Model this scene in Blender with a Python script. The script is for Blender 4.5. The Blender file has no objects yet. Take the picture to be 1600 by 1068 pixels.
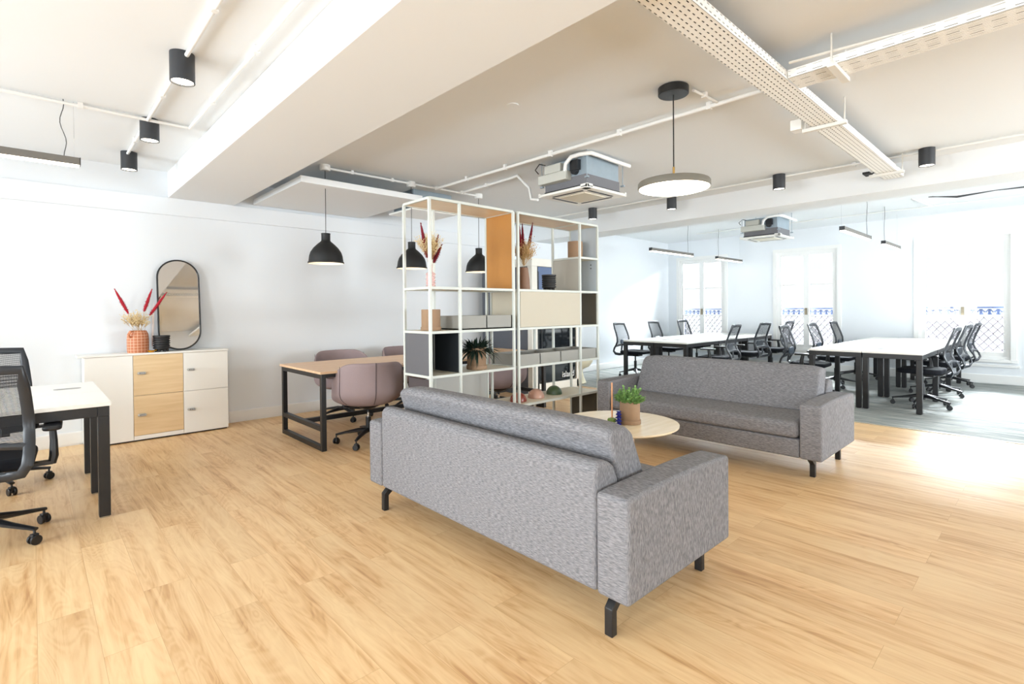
import bpy, bmesh, math, random
from math import sin, cos, pi, radians as R
from mathutils import Vector as V, Matrix
random.seed(7)
sc = bpy.context.scene
C = sc.collection

# ------------------------------------------------------------------ camera
YAW, PITCH, ROLL, FPX, CY = 0.817444, -0.00941671, -0.00845608, 800.034, 490.839
EYE = V((0, 0, 1.32))
f = V((cos(YAW)*cos(PITCH), sin(YAW)*cos(PITCH), sin(PITCH)))
r0 = V((sin(YAW), -cos(YAW), 0)); u0 = r0.cross(f)
rr = r0*cos(ROLL) + u0*sin(ROLL); uu = -r0*sin(ROLL) + u0*cos(ROLL)
cd = bpy.data.cameras.new('camera'); cam = bpy.data.objects.new('camera', cd); C.objects.link(cam)
cam.matrix_world = Matrix(((rr.x, uu.x, -f.x, EYE.x), (rr.y, uu.y, -f.y, EYE.y), (rr.z, uu.z, -f.z, EYE.z), (0, 0, 0, 1)))
cd.sensor_width = 36; cd.sensor_fit = 'HORIZONTAL'; cd.lens = FPX/1600*36
cd.shift_y = -(534-CY)/1600; cd.clip_start = .05; cd.clip_end = 200
sc.camera = cam

# ------------------------------------------------------------------ light and exposure
w = bpy.data.worlds.new('world'); sc.world = w; w.use_nodes = True
bg = w.node_tree.nodes['Background']; bg.inputs[0].default_value = (.96, .98, 1, 1); bg.inputs[1].default_value = .68
sc.view_settings.view_transform = 'Standard'; sc.view_settings.look = 'None'
sc.view_settings.gamma = 1; sc.view_settings.use_curve_mapping = False
sc.view_settings.exposure = 0.75
sc.cycles.max_bounces = 12; sc.cycles.diffuse_bounces = 8; sc.cycles.transparent_max_bounces = 24
sc.cycles.sample_clamp_indirect = 8; sc.cycles.caustics_reflective = False; sc.cycles.caustics_refractive = False

YW = 6.74; XW = 11.75; XB = -3.2; YB = -4.2; ZC = 2.87; ZC2 = 2.95
def area(name, loc, sx, sy, direction, power, col=(1, 1, 1)):
    l = bpy.data.lights.new(name, 'AREA'); l.shape = 'RECTANGLE'; l.size = sx; l.size_y = sy; l.energy = power; l.color = col
    o = bpy.data.objects.new(name, l); C.objects.link(o); o.location = loc
    o.rotation_euler = V(direction).to_track_quat('-Z', 'Y').to_euler(); return o
# daylight just outside each window: (y centre, width)
WIN_R = [(5.87, 1.16), (3.59, 1.16), (1.13, 1.22), (-1.35, 1.2)]
WIN_L = [(5.3, 1.7), (2.9, 1.7), (.5, 1.7), (-2.2, 1.7)]
for k, (y, wd) in enumerate(WIN_R):
    area('daylight_far', (XW+1.7, y, 3.75), 1.7, 1.7, (-1, 0, -.8), 2300, (.93, .97, 1))
for k, (y, wd) in enumerate(WIN_L):
    area('daylight_near', (XB-.55, y, 1.55), 1.7, 2.0, (1, 0, .08), 145, (.93, .97, 1))
for x in (-1.3, 6.2, 9.9):  # the last lamp is added to brighten the far room's wall and ceiling
    area('side_daylight_fill', (x, YB-.5, 1.55), 2.2, 2.0, (0, 1, .4), 110 if x < 0 else 310, (.95, .98, 1))

# ------------------------------------------------------------------ materials
def lin(c): return tuple(((v/255)/12.92 if v/255 <= .04045 else ((v/255+.055)/1.055)**2.4) for v in c)+(1,)
MATS = {}
def mat(name, rgb, rough=.5, metal=0, emit=None, es=0, spec=.5, noise=0, nscale=20, bump=0, alpha=None, trans=0, coat=0):
    if name in MATS: return MATS[name]
    m = bpy.data.materials.new(name); m.use_nodes = True; nt = m.node_tree; b = nt.nodes['Principled BSDF']
    c = lin(rgb); b.inputs['Base Color'].default_value = c; b.inputs['Roughness'].default_value = rough
    b.inputs['Metallic'].default_value = metal; b.inputs['Specular IOR Level'].default_value = spec
    if coat: b.inputs['Coat Weight'].default_value = coat
    if trans: b.inputs['Transmission Weight'].default_value = trans
    if emit: b.inputs['Emission Color'].default_value = lin(emit); b.inputs['Emission Strength'].default_value = es
    if noise or bump:
        tc = nt.nodes.new('ShaderNodeTexCoord'); n = nt.nodes.new('ShaderNodeTexNoise'); n.inputs['Scale'].default_value = nscale
        n.inputs['Detail'].default_value = 4; nt.links.new(tc.outputs['Object'], n.inputs['Vector'])
        if noise:
            mx = nt.nodes.new('ShaderNodeMix'); mx.data_type = 'RGBA'
            mx.inputs[6].default_value = tuple(v*(1-noise) for v in c[:3])+(1,); mx.inputs[7].default_value = tuple(min(1, v*(1+noise)) for v in c[:3])+(1,)
            nt.links.new(n.outputs[0], mx.inputs[0]); nt.links.new(mx.outputs[2], b.inputs['Base Color'])
        if bump:
            bp = nt.nodes.new('ShaderNodeBump'); bp.inputs['Strength'].default_value = bump; bp.inputs['Distance'].default_value = .004
            nt.links.new(n.outputs[0], bp.inputs['Height']); nt.links.new(bp.outputs[0], b.inputs['Normal'])
    MATS[name] = m; return m

def N(nt, t, **kw):
    n = nt.nodes.new(t)
    for k, v in kw.items():
        if k.startswith('i_'): n.inputs[k[2:].replace('_', ' ')].default_value = v
        else: setattr(n, k, v)
    return n
def wood_floor():
    m = bpy.data.materials.new('oak_floor'); m.use_nodes = True; nt = m.node_tree; L = nt.links; b = nt.nodes['Principled BSDF']
    tc = N(nt, 'ShaderNodeTexCoord'); mp = N(nt, 'ShaderNodeMapping'); mp.inputs['Rotation'].default_value = (0, 0, pi/2)
    L.new(tc.outputs['Object'], mp.inputs[0])
    br = N(nt, 'ShaderNodeTexBrick'); br.offset = .37; br.inputs['Color1'].default_value = (0, 0, 0, 1); br.inputs['Color2'].default_value = (1, 1, 1, 1)
    br.inputs['Mortar'].default_value = (.5, .5, .5, 1); br.inputs['Scale'].default_value = 1; br.inputs['Brick Width'].default_value = 1.25
    br.inputs['Row Height'].default_value = .185; br.inputs['Mortar Size'].default_value = .0009; br.inputs['Bias'].default_value = 0
    L.new(mp.outputs[0], br.inputs['Vector'])
    # per plank offset of the grain
    ad = N(nt, 'ShaderNodeVectorMath', operation='MULTIPLY_ADD'); ad.inputs[1].default_value = (7, 13, 5)
    L.new(br.outputs['Color'], ad.inputs[0]); L.new(mp.outputs[0], ad.inputs[2])
    st = N(nt, 'ShaderNodeMapping'); st.inputs['Scale'].default_value = (.8, 13, 1); L.new(ad.outputs[0], st.inputs[0])
    n1 = N(nt, 'ShaderNodeTexNoise', i_Scale=1.6, i_Detail=6, i_Roughness=.62, i_Distortion=.5); L.new(st.outputs[0], n1.inputs['Vector'])
    st2 = N(nt, 'ShaderNodeMapping'); st2.inputs['Scale'].default_value = (.9, 5, 1); L.new(ad.outputs[0], st2.inputs[0])
    n2 = N(nt, 'ShaderNodeTexNoise', i_Scale=1.3, i_Detail=2, i_Distortion=1.5); L.new(st2.outputs[0], n2.inputs['Vector'])
    sn = N(nt, 'ShaderNodeMath', operation='MULTIPLY'); sn.inputs[1].default_value = 60; L.new(n2.outputs[0], sn.inputs[0])
    si = N(nt, 'ShaderNodeMath', operation='SINE'); L.new(sn.outputs[0], si.inputs[0])
    sp = N(nt, 'ShaderNodeMath', operation='MULTIPLY_ADD'); sp.inputs[1].default_value = .045; L.new(si.outputs[0], sp.inputs[0]); L.new(n1.outputs[0], sp.inputs[2])
    big = N(nt, 'ShaderNodeTexNoise', i_Scale=1.6, i_Detail=2); L.new(ad.outputs[0], big.inputs['Vector'])
    sb = N(nt, 'ShaderNodeMath', operation='MULTIPLY_ADD'); sb.inputs[1].default_value = .5; L.new(big.outputs[0], sb.inputs[0]); L.new(sp.outputs[0], sb.inputs[2])
    cr = N(nt, 'ShaderNodeValToRGB'); e = cr.color_ramp.elements
    e[0].position = .50; e[0].color = lin((186, 141, 95)); e[1].position = .95; e[1].color = lin((229, 197, 150))
    k = e.new(.62); k.color = lin((208, 167, 118)); k = e.new(.76); k.color = lin((221, 185, 138))
    L.new(sb.outputs[0], cr.inputs[0])
    hs = N(nt, 'ShaderNodeMix', data_type='RGBA', blend_type='MULTIPLY'); hs.inputs[0].default_value = 1
    vr = N(nt, 'ShaderNodeMapRange'); vr.inputs[3].default_value = .95; vr.inputs[4].default_value = 1.04; L.new(br.outputs['Color'], vr.inputs[0])
    L.new(cr.outputs[0], hs.inputs[6]); L.new(vr.outputs[0], hs.inputs[7])
    mo = N(nt, 'ShaderNodeMix', data_type='RGBA'); mo.inputs[7].default_value = lin((196, 155, 110)); L.new(br.outputs['Fac'], mo.inputs[0]); L.new(hs.outputs[2], mo.inputs[6])
    L.new(mo.outputs[2], b.inputs['Base Color']); b.inputs['Roughness'].default_value = .42
    return m
def carpet_mat():
    m = bpy.data.materials.new('carpet_tiles'); m.use_nodes = True; nt = m.node_tree; L = nt.links; b = nt.nodes['Principled BSDF']
    tc = N(nt, 'ShaderNodeTexCoord'); mp = N(nt, 'ShaderNodeMapping'); mp.inputs['Scale'].default_value = (22, 1.6, 1); L.new(tc.outputs['Object'], mp.inputs[0])
    n = N(nt, 'ShaderNodeTexNoise', i_Scale=1.2, i_Detail=4, i_Roughness=.65); L.new(mp.outputs[0], n.inputs['Vector'])
    cr = N(nt, 'ShaderNodeValToRGB'); e = cr.color_ramp.elements; e[0].position = .36; e[0].color = lin((98, 106, 108)); e[1].position = .66; e[1].color = lin((168, 168, 160))
    L.new(n.outputs[0], cr.inputs[0]); L.new(cr.outputs[0], b.inputs['Base Color']); b.inputs['Roughness'].default_value = .75
    return m
def fabric(name, dark, light, sc_=340):
    m = bpy.data.materials.new(name); m.use_nodes = True; nt = m.node_tree; L = nt.links; b = nt.nodes['Principled BSDF']
    tc = N(nt, 'ShaderNodeTexCoord'); b.inputs['Roughness'].default_value = .92; b.inputs['Specular IOR Level'].default_value = .2
    out = []
    for scl in ((.6, .12, .9), (.8, .6, .16)):
        mp = N(nt, 'ShaderNodeMapping'); mp.inputs['Scale'].default_value = scl; L.new(tc.outputs['Object'], mp.inputs[0])
        n = N(nt, 'ShaderNodeTexNoise', i_Scale=sc_, i_Detail=2); L.new(mp.outputs[0], n.inputs['Vector']); out.append(n)
    sn = N(nt, 'ShaderNodeSeparateXYZ'); L.new(tc.outputs['Normal'], sn.inputs[0])
    ab = N(nt, 'ShaderNodeMath', operation='ABSOLUTE'); L.new(sn.outputs['Y'], ab.inputs[0])
    h = N(nt, 'ShaderNodeMix'); L.new(ab.outputs[0], h.inputs[0]); L.new(out[0].outputs[0], h.inputs[2]); L.new(out[1].outputs[0], h.inputs[3])
    cr = N(nt, 'ShaderNodeValToRGB'); e = cr.color_ramp.elements; e[0].position = .34; e[0].color = lin(dark); e[1].position = .66; e[1].color = lin(light)
    L.new(h.outputs[0], cr.inputs[0]); L.new(cr.outputs[0], b.inputs['Base Color'])
    bp = N(nt, 'ShaderNodeBump', i_Strength=.5, i_Distance=.003); L.new(h.outputs[0], bp.inputs['Height']); L.new(bp.outputs[0], b.inputs['Normal'])
    return m
def wood_mat(name, a, c, axis=0, rough=.4):
    m = bpy.data.materials.new(name); m.use_nodes = True; nt = m.node_tree; L = nt.links; b = nt.nodes['Principled BSDF']
    tc = N(nt, 'ShaderNodeTexCoord'); mp = N(nt, 'ShaderNodeMapping'); s = [14, 14, 14]; s[axis] = 1.1; mp.inputs['Scale'].default_value = s
    L.new(tc.outputs['Object'], mp.inputs[0]); n = N(nt, 'ShaderNodeTexNoise', i_Scale=2, i_Detail=5, i_Distortion=.5); L.new(mp.outputs[0], n.inputs['Vector'])
    cr = N(nt, 'ShaderNodeValToRGB'); e = cr.color_ramp.elements; e[0].position = .35; e[0].color = lin(a); e[1].position = .65; e[1].color = lin(c)
    L.new(n.outputs[0], cr.inputs[0]); L.new(cr.outputs[0], b.inputs['Base Color']); b.inputs['Roughness'].default_value = rough
    return m
def mesh_mat(name, rgb, pitch, clear):
    """woven see-through net: thin threads with open gaps between them"""
    m = bpy.data.materials.new(name); m.use_nodes = True; nt = m.node_tree; L = nt.links; b = nt.nodes['Principled BSDF']
    b.inputs['Base Color'].default_value = lin(rgb); b.inputs['Roughness'].default_value = .8
    tc = N(nt, 'ShaderNodeTexCoord'); sp = N(nt, 'ShaderNodeSeparateXYZ'); L.new(tc.outputs['Object'], sp.inputs[0])
    fr = []
    for ax, p in (('Z', pitch), ('X', pitch*.7)):
        d = N(nt, 'ShaderNodeMath', operation='MULTIPLY'); d.inputs[1].default_value = 1/p; L.new(sp.outputs[ax], d.inputs[0])
        q = N(nt, 'ShaderNodeMath', operation='FRACT'); L.new(d.outputs[0], q.inputs[0])
        g = N(nt, 'ShaderNodeMath', operation='GREATER_THAN'); g.inputs[1].default_value = 1-clear if ax == 'Z' else .2; L.new(q.outputs[0], g.inputs[0]); fr.append(g)
    mu = N(nt, 'ShaderNodeMath', operation='MULTIPLY'); L.new(fr[0].outputs[0], mu.inputs[0]); L.new(fr[1].outputs[0], mu.inputs[1])
    tr = N(nt, 'ShaderNodeBsdfTransparent'); mx = N(nt, 'ShaderNodeMixShader'); L.new(mu.outputs[0], mx.inputs[0]); L.new(b.outputs[0], mx.inputs[1]); L.new(tr.outputs[0], mx.inputs[2])
    L.new(mx.outputs[0], nt.nodes['Material Output'].inputs[0]); return m
def perforated(name, ax, across, P=.046, W_=.030, dP=.52, dW=.27, stag=.5):
    """sheet metal with rows of punched slots; ax is the run axis, across the other plan axis"""
    m = bpy.data.materials.new(name); m.use_nodes = True; nt = m.node_tree; L = nt.links; b = nt.nodes['Principled BSDF']
    b.inputs['Base Color'].default_value = lin((246, 246, 243)); b.inputs['Roughness'].default_value = .5
    tc = N(nt, 'ShaderNodeTexCoord'); sp = N(nt, 'ShaderNodeSeparateXYZ'); L.new(tc.outputs['Object'], sp.inputs[0])
    def band(src, pitch, frac, off=None):
        d = N(nt, 'ShaderNodeMath', operation='MULTIPLY'); d.inputs[1].default_value = 1/pitch; L.new(src, d.inputs[0]); s = d.outputs[0]
        if off is not None:
            a = N(nt, 'ShaderNodeMath', operation='ADD'); L.new(s, a.inputs[0]); L.new(off, a.inputs[1]); s = a.outputs[0]
        q = N(nt, 'ShaderNodeMath', operation='FRACT'); L.new(s, q.inputs[0])
        g = N(nt, 'ShaderNodeMath', operation='LESS_THAN'); g.inputs[1].default_value = frac; L.new(q.outputs[0], g.inputs[0]); return g.outputs[0]
    crs = sp.outputs[across]
    s2 = N(nt, 'ShaderNodeMath', operation='ADD'); L.new(crs, s2.inputs[0]); L.new(sp.outputs['Z'], s2.inputs[1]); crs = s2.outputs[0]
    rw = N(nt, 'ShaderNodeMath', operation='MULTIPLY'); rw.inputs[1].default_value = 1/W_; L.new(crs, rw.inputs[0])
    fl = N(nt, 'ShaderNodeMath', operation='FLOOR'); L.new(rw.outputs[0], fl.inputs[0])
    hf = N(nt, 'ShaderNodeMath', operation='MULTIPLY'); hf.inputs[1].default_value = stag; L.new(fl.outputs[0], hf.inputs[0])
    g1 = band(sp.outputs[ax], P, dP, hf.outputs[0]); g2 = band(crs, W_, dW)
    mu = N(nt, 'ShaderNodeMath', operation='MULTIPLY'); L.new(g1, mu.inputs[0]); L.new(g2, mu.inputs[1])
    tr = N(nt, 'ShaderNodeBsdfTransparent'); mx = N(nt, 'ShaderNodeMixShader'); L.new(mu.outputs[0], mx.inputs[0]); L.new(b.outputs[0], mx.inputs[1]); L.new(tr.outputs[0], mx.inputs[2])
    L.new(mx.outputs[0], nt.nodes['Material Output'].inputs[0]); return m
def grid_pot():
    m = bpy.data.materials.new('terracotta_grid'); m.use_nodes = True; nt = m.node_tree; L = nt.links; b = nt.nodes['Principled BSDF']
    tc = N(nt, 'ShaderNodeTexCoord'); sp = N(nt, 'ShaderNodeSeparateXYZ'); L.new(tc.outputs['Object'], sp.inputs[0])
    at = N(nt, 'ShaderNodeMath', operation='ARCTAN2'); L.new(sp.outputs['Y'], at.inputs[0]); L.new(sp.outputs['X'], at.inputs[1])
    res = []
    for src, k, fr_ in ((at.outputs[0], 18/(2*pi), .1), (sp.outputs['Z'], 1/.03, .1)):
        d = N(nt, 'ShaderNodeMath', operation='MULTIPLY'); d.inputs[1].default_value = k; L.new(src, d.inputs[0])
        q = N(nt, 'ShaderNodeMath', operation='FRACT'); L.new(d.outputs[0], q.inputs[0])
        g = N(nt, 'ShaderNodeMath', operation='LESS_THAN'); g.inputs[1].default_value = fr_; L.new(q.outputs[0], g.inputs[0]); res.append(g)
    mxm = N(nt, 'ShaderNodeMath', operation='MAXIMUM'); L.new(res[0].outputs[0], mxm.inputs[0]); L.new(res[1].outputs[0], mxm.inputs[1])
    mx = N(nt, 'ShaderNodeMix', data_type='RGBA'); mx.inputs[6].default_value = lin((184, 110, 72)); mx.inputs[7].default_value = lin((232, 196, 168))
    L.new(mxm.outputs[0], mx.inputs[0]); L.new(mx.outputs[2], b.inputs['Base Color']); b.inputs['Roughness'].default_value = .6
    return m

WALL = mat('wall_paint', (222, 226, 230), .85, spec=.2, bump=.04, nscale=60)
CEIL = mat('ceiling_paint', (226, 229, 231), .85, spec=.2, bump=.06, nscale=14)
TRIMW = mat('trim_paint', (228, 228, 226), .5)
WHITE = mat('white_laminate', (236, 235, 230), .35)
WMET = mat('white_powder_coat', (198, 202, 196), .45)
BLACK = mat('black_powder_coat', (24, 24, 26), .42)
BLACKP = mat('black_plastic', (22, 24, 28), .38)
FRAMEP = mat('graphite_plastic', (40, 44, 50), .35)
CHROME = mat('chrome', (200, 200, 202), .15, 1)
BRASS = mat('brass', (196, 160, 96), .3, 1)
SEATF = mat('black_seat_fabric', (26, 28, 34), .9, spec=.2, noise=.2, nscale=300)
NET = mesh_mat('black_net', (30, 33, 38), .0075, .54)
PADB = mat('lumbar_plastic', (70, 82, 96), .3)
GREYF = fabric('grey_weave', (102, 102, 106), (141, 140, 143))
OAKD = wood_mat('oak_veneer', (204, 168, 132), (219, 186, 152), 0)
BEECH = wood_mat('beech_laminate', (216, 187, 143), (226, 199, 158), 0, .35)
TABLEW = wood_mat('pale_ply', (230, 214, 184), (238, 224, 198), 0, .22)
FLOORM = wood_floor(); CARPET = carpet_mat()
MAUVE = mat('mauve_wool', (146, 130, 131), .9, spec=.2, noise=.05, nscale=120, bump=.15)
LGREYS = mat('light_grey_wool', (196, 194, 194), .9, noise=.05, nscale=120)
POTTAN = mat('tan_ceramic', (150, 121, 94), .7, noise=.05, nscale=40)
SOIL = mat('soil', (46, 34, 26), .95, noise=.3, nscale=90, bump=.5)
LAMPON = mat('lit_diffuser', (255, 250, 238), .5, emit=(255, 246, 226), es=6)
DISCON = mat('lit_disc', (255, 250, 238), .5, emit=(255, 244, 222), es=5)
BULBON = mat('lit_bulb', (255, 240, 215), .5, emit=(255, 226, 180), es=9)
GALV = mat('galvanised_steel', (150, 164, 174), .42, .35, noise=.12, nscale=12)
FOAM = mat('grey_foam', (112, 112, 116), .9, noise=.1, nscale=90)

# ------------------------------------------------------------------ geometry helpers
def cube(bm, M):
    v = [bm.verts.new(M @ V((x, y, z))) for x in (-.5, .5) for y in (-.5, .5) for z in (-.5, .5)]
    for q in ((0, 1, 3, 2), (4, 6, 7, 5), (0, 4, 5, 1), (2, 3, 7, 6), (0, 2, 6, 4), (1, 5, 7, 3)): bm.faces.new([v[i] for i in q])
def box(bm, a, b, rz=0, pivot=None):
    a, b = V(a), V(b); c = (a+b)/2; d = b-a
    M = Matrix.Translation(c) @ Matrix.Diagonal((abs(d.x), abs(d.y), abs(d.z), 1))
    if rz:
        p = V(pivot) if pivot else c
        M = Matrix.Translation(p) @ Matrix.Rotation(rz, 4, 'Z') @ Matrix.Translation(-p) @ M
    cube(bm, M)
def obox(bm, c, d, rot):
    cube(bm, Matrix.Translation(V(c)) @ rot.to_4x4() @ Matrix.Diagonal((d[0], d[1], d[2], 1)))
def frame_of(d):
    d = d.normalized(); a = V((0, 0, 1)) if abs(d.z) < .9 else V((0, 1, 0))
    x = a.cross(d).normalized(); return x, d.cross(x)
def tube(bm, pts, r, seg=8, closed=False, cap=True, r2=None, up=None):
    """round (r2 None) or flattened tube along a list of points; r may be a list"""
    pts = [V(p) for p in pts]; n = len(pts); rings = []
    px = None
    for i, p in enumerate(pts):
        if closed: d = pts[(i+1) % n]-pts[i-1]
        else: d = pts[min(i+1, n-1)]-pts[max(i-1, 0)]
        if d.length < 1e-9: d = V((0, 0, 1))
        d.normalize()
        if up is not None:
            x = V(up).cross(d)
            if x.length < 1e-4: x = frame_of(d)[0]
            x.normalize()
        elif px is None: x = frame_of(d)[0]
        else:
            x = px-d*px.dot(d)
            x = x.normalized() if x.length > 1e-6 else frame_of(d)[0]
        px = x; y = d.cross(x)
        ri = r[i] if isinstance(r, (list, tuple)) else r
        rb = (r2[i] if isinstance(r2, (list, tuple)) else r2) if r2 is not None else ri
        rings.append([bm.verts.new(p+x*ri*cos(2*pi*k/seg+pi/seg)+y*rb*sin(2*pi*k/seg+pi/seg)) for k in range(seg)])
    m = n if closed else n-1
    for i in range(m):
        A, B = rings[i], rings[(i+1) % n]
        for k in range(seg): bm.faces.new((A[k], A[(k+1) % seg], B[(k+1) % seg], B[k]))
    if cap and not closed:
        bm.faces.new(rings[0][::-1]); bm.faces.new(rings[-1])
def cyl(bm, a, b, r, seg=20, r2=None):
    a, b = V(a), V(b); x, y = frame_of(b-a); r2 = r if r2 is None else r2
    A = [bm.verts.new(a+x*r*cos(2*pi*k/seg)+y*r*sin(2*pi*k/seg)) for k in range(seg)]
    B = [bm.verts.new(b+x*r2*cos(2*pi*k/seg)+y*r2*sin(2*pi*k/seg)) for k in range(seg)]
    for k in range(seg): bm.faces.new((A[k], A[(k+1) % seg], B[(k+1) % seg], B[k]))
    bm.faces.new(A[::-1]); bm.faces.new(B)
def lathe(bm, prof, seg=32, c=(0, 0, 0), closed=False):
    c = V(c); rings = []
    for (r, z) in prof:
        if r < 1e-5: rings.append([bm.verts.new(c+V((0, 0, z)))])
        else: rings.append([bm.verts.new(c+V((r*cos(2*pi*k/seg), r*sin(2*pi*k/seg), z))) for k in range(seg)])
    n = len(rings)
    for i in range(n if closed else n-1):
        A, B = rings[i], rings[(i+1) % n]
        for k in range(seg):
            k2 = (k+1) % seg
            if len(A) == 1 and len(B) == 1: continue
            if len(A) == 1: bm.faces.new((A[0], B[k2], B[k]))
            elif len(B) == 1: bm.faces.new((A[k], A[k2], B[0]))
            else: bm.faces.new((A[k], A[k2], B[k2], B[k]))
def prism(bm, poly, a, b, axis='y'):
    """poly: 2D points; extruded from a to b along the axis (x: poly is y,z; y: poly is x,z; z: poly is x,y)"""
    def P(p, t):
        return V({'x': (t, p[0], p[1]), 'y': (p[0], t, p[1]), 'z': (p[0], p[1], t)}[axis])
    A = [bm.verts.new(P(p, a)) for p in poly]; B = [bm.verts.new(P(p, b)) for p in poly]; n = len(poly)
    for k in range(n): bm.faces.new((A[k], A[(k+1) % n], B[(k+1) % n], B[k]))
    bm.faces.new(A[::-1]); bm.faces.new(B)
def ball(bm, c, r, s=(1, 1, 1), u=16, v=10):
    c = V(c); rings = []
    for j in range(1, v):
        t = pi*j/v; rings.append([bm.verts.new(c+V((r*s[0]*sin(t)*cos(2*pi*k/u), r*s[1]*sin(t)*sin(2*pi*k/u), r*s[2]*cos(t)))) for k in range(u)])
    T = bm.verts.new(c+V((0, 0, r*s[2]))); Z = bm.verts.new(c-V((0, 0, r*s[2])))
    for k in range(u):
        q = (k+1) % u; bm.faces.new((T, rings[0][k], rings[0][q])); bm.faces.new((Z, rings[-1][q], rings[-1][k]))
        for A, Bb in zip(rings[:-1], rings[1:]): bm.faces.new((A[k], Bb[k], Bb[q], A[q]))
def rrect(x0, y0, x1, y1, r, seg=6):
    out = []
    for cx, cy, a0 in ((x1-r, y1-r, 0), (x0+r, y1-r, 90), (x0+r, y0+r, 180), (x1-r, y0+r, 270)):
        for k in range(seg+1):
            a = R(a0+90*k/seg); out.append((cx+r*cos(a), cy+r*sin(a)))
    return out
KIDS = {}
class B:
    """collects shapes into one bmesh and links it as one object"""
    def __init__(s): s.m = bmesh.new()
    def box(s, *a, **k): box(s.m, *a, **k); return s
    def obox(s, *a): obox(s.m, *a); return s
    def tube(s, *a, **k): tube(s.m, *a, **k); return s
    def cyl(s, *a, **k): cyl(s.m, *a, **k); return s
    def lathe(s, *a, **k): lathe(s.m, *a, **k); return s
    def prism(s, *a, **k): prism(s.m, *a, **k); return s
    def ball(s, *a, **k): ball(s.m, *a, **k); return s
    def obj(s, name, m, parent=None, loc=None, smooth=False, bevel=0, seg=2, sub=0, solid=0, ang=35):
        bmesh.ops.recalc_face_normals(s.m, faces=s.m.faces[:])
        me = bpy.data.meshes.new(name); s.m.to_mesh(me); s.m.free()
        o = bpy.data.objects.new(name, me); C.objects.link(o)
        for mm in (m if isinstance(m, (list, tuple)) else [m]): me.materials.append(mm)
        if parent: o.parent = parent; KIDS.setdefault(parent, []).append(o)
        if loc: o.location = loc
        if solid:
            md = o.modifiers.new('solid', 'SOLIDIFY'); md.thickness = solid; md.offset = -1
        if bevel:
            md = o.modifiers.new('bevel', 'BEVEL'); md.width = bevel; md.segments = seg; md.limit_method = 'ANGLE'; md.angle_limit = R(ang); md.harden_normals = False
        if sub:
            md = o.modifiers.new('sub', 'SUBSURF'); md.levels = sub; md.render_levels = sub
        if smooth or bevel or sub:
            for p in me.polygons: p.use_smooth = True
            if not sub:
                try: me.set_sharp_from_angle(angle=R(40 if not bevel else 50))
                except Exception: pass
        return o
def tag(o, label, cat, group=None):
    o['label'] = label; o['category'] = cat
    if group: o['group'] = group
    return o
def thing(name, label, cat, loc=(0, 0, 0), rz=0, group=None):
    o = bpy.data.objects.new(name, None); C.objects.link(o); o.location = loc; o.rotation_euler = (0, 0, rz); o.empty_display_size = .1
    return tag(o, label, cat, group)
def struct(o): o['kind'] = 'structure'; return o
def dup(root, loc, rz, label, group=None):
    def cp(o, p):
        c = o.copy(); C.objects.link(c); c.parent = p
        for ch in KIDS.get(o, ()): cp(ch, c)
        return c
    c = cp(root, None); c.location = loc; c.rotation_euler = (0, 0, rz); c['label'] = label
    if group: c['group'] = group
    return c

# ------------------------------------------------------------------ room shell
XF = 6.85
struct(B().box((XB-.2, YB-.2, -.1), (XF, YW+.2, 0)).obj('floor', FLOORM))
struct(B().box((XF, YB-.2, -.1), (XW+.2, YW+.2, .004)).obj('floor_carpet', CARPET))
struct(B().box((XB-.2, YB-.2, ZC), (7.37, YW+.2, ZC+.15)).obj('ceiling', CEIL))
struct(B().box((7.37, YB-.2, ZC2), (XW+.2, YW+.2, ZC2+.15)).obj('ceiling_far', CEIL))
struct(B().box((1.113, YB, 2.585), (1.773, YW, ZC)).obj('ceiling_beam', CEIL, bevel=.004))
struct(B().box((6.853, YB, 2.585), (7.37, YW, ZC2)).obj('ceiling_beam', CEIL, bevel=.004))
struct(B().box((XB, YW, 0), (XW+.2, YW+.2, ZC2+.1)).obj('wall_left', WALL))
struct(B().box((XB, YW-.03, 2.395), (6.853, YW, 2.585)).obj('trim_1', WALL, bevel=.004))
def wall_x(name, x0, x1, y0, y1, zt, wins, z0, z1):
    b = B(); ys = sorted(wins); cur = y0
    for (c, wd) in ys:
        a, e = c-wd/2, c+wd/2
        b.box((x0, cur, 0), (x1, a, zt)); b.box((x0, a, 0), (x1, e, z0)); b.box((x0, a, z1), (x1, e, zt)); cur = e
    b.box((x0, cur, 0), (x1, y1, zt)); return struct(b.obj(name, WALL))
wall_x('wall_right', XW, XW+.2, YB-.2, YW+.2, ZC2+.1, WIN_R, .42, 2.5)
wall_x('wall_back', XB-.2, XB, YB-.2, YW+.2, ZC+.1, WIN_L, .5, 2.55)
b = B(); cur = XB-.2
for x in (-1.3, 6.2, 9.9):  # last opening is added to let light into the far room
    a, e = x-1.1, x+1.1
    b.box((cur, YB-.2, 0), (a, YB, ZC+.1)); b.box((a, YB-.2, 0), (e, YB, .5)); b.box((a, YB-.2, 2.55), (e, YB, ZC+.1)); cur = e
b.box((cur, YB-.2, 0), (XW+.2, YB, ZC2+.1)); struct(b.obj('wall_near', WALL))
def base_profile(h=.135): return [(0, .012), (0, h), (-.012, h), (-.016, h-.012), (-.016, .012)]
struct(B().prism([(YW+p[0], p[1]) for p in base_profile()], XB, XF, 'x').box((XB, YW-.012, 0), (XF, YW, .012)).obj('baseboard_left', TRIMW))
struct(B().prism([(YW+p[0], p[1]+.004) for p in base_profile()], XF, XW, 'x').obj('baseboard_left_far', TRIMW))
struct(B().prism([(XW+p[0], p[1]) for p in base_profile(.16)], YB, YW, 'y').obj('baseboard_right', TRIMW))
struct(B().box((XF-.012, YB, 0), (XF+.012, YW-.02, .0065)).obj('trim_2', mat('threshold_strip', (196, 186, 170), .4, .3)))
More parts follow.
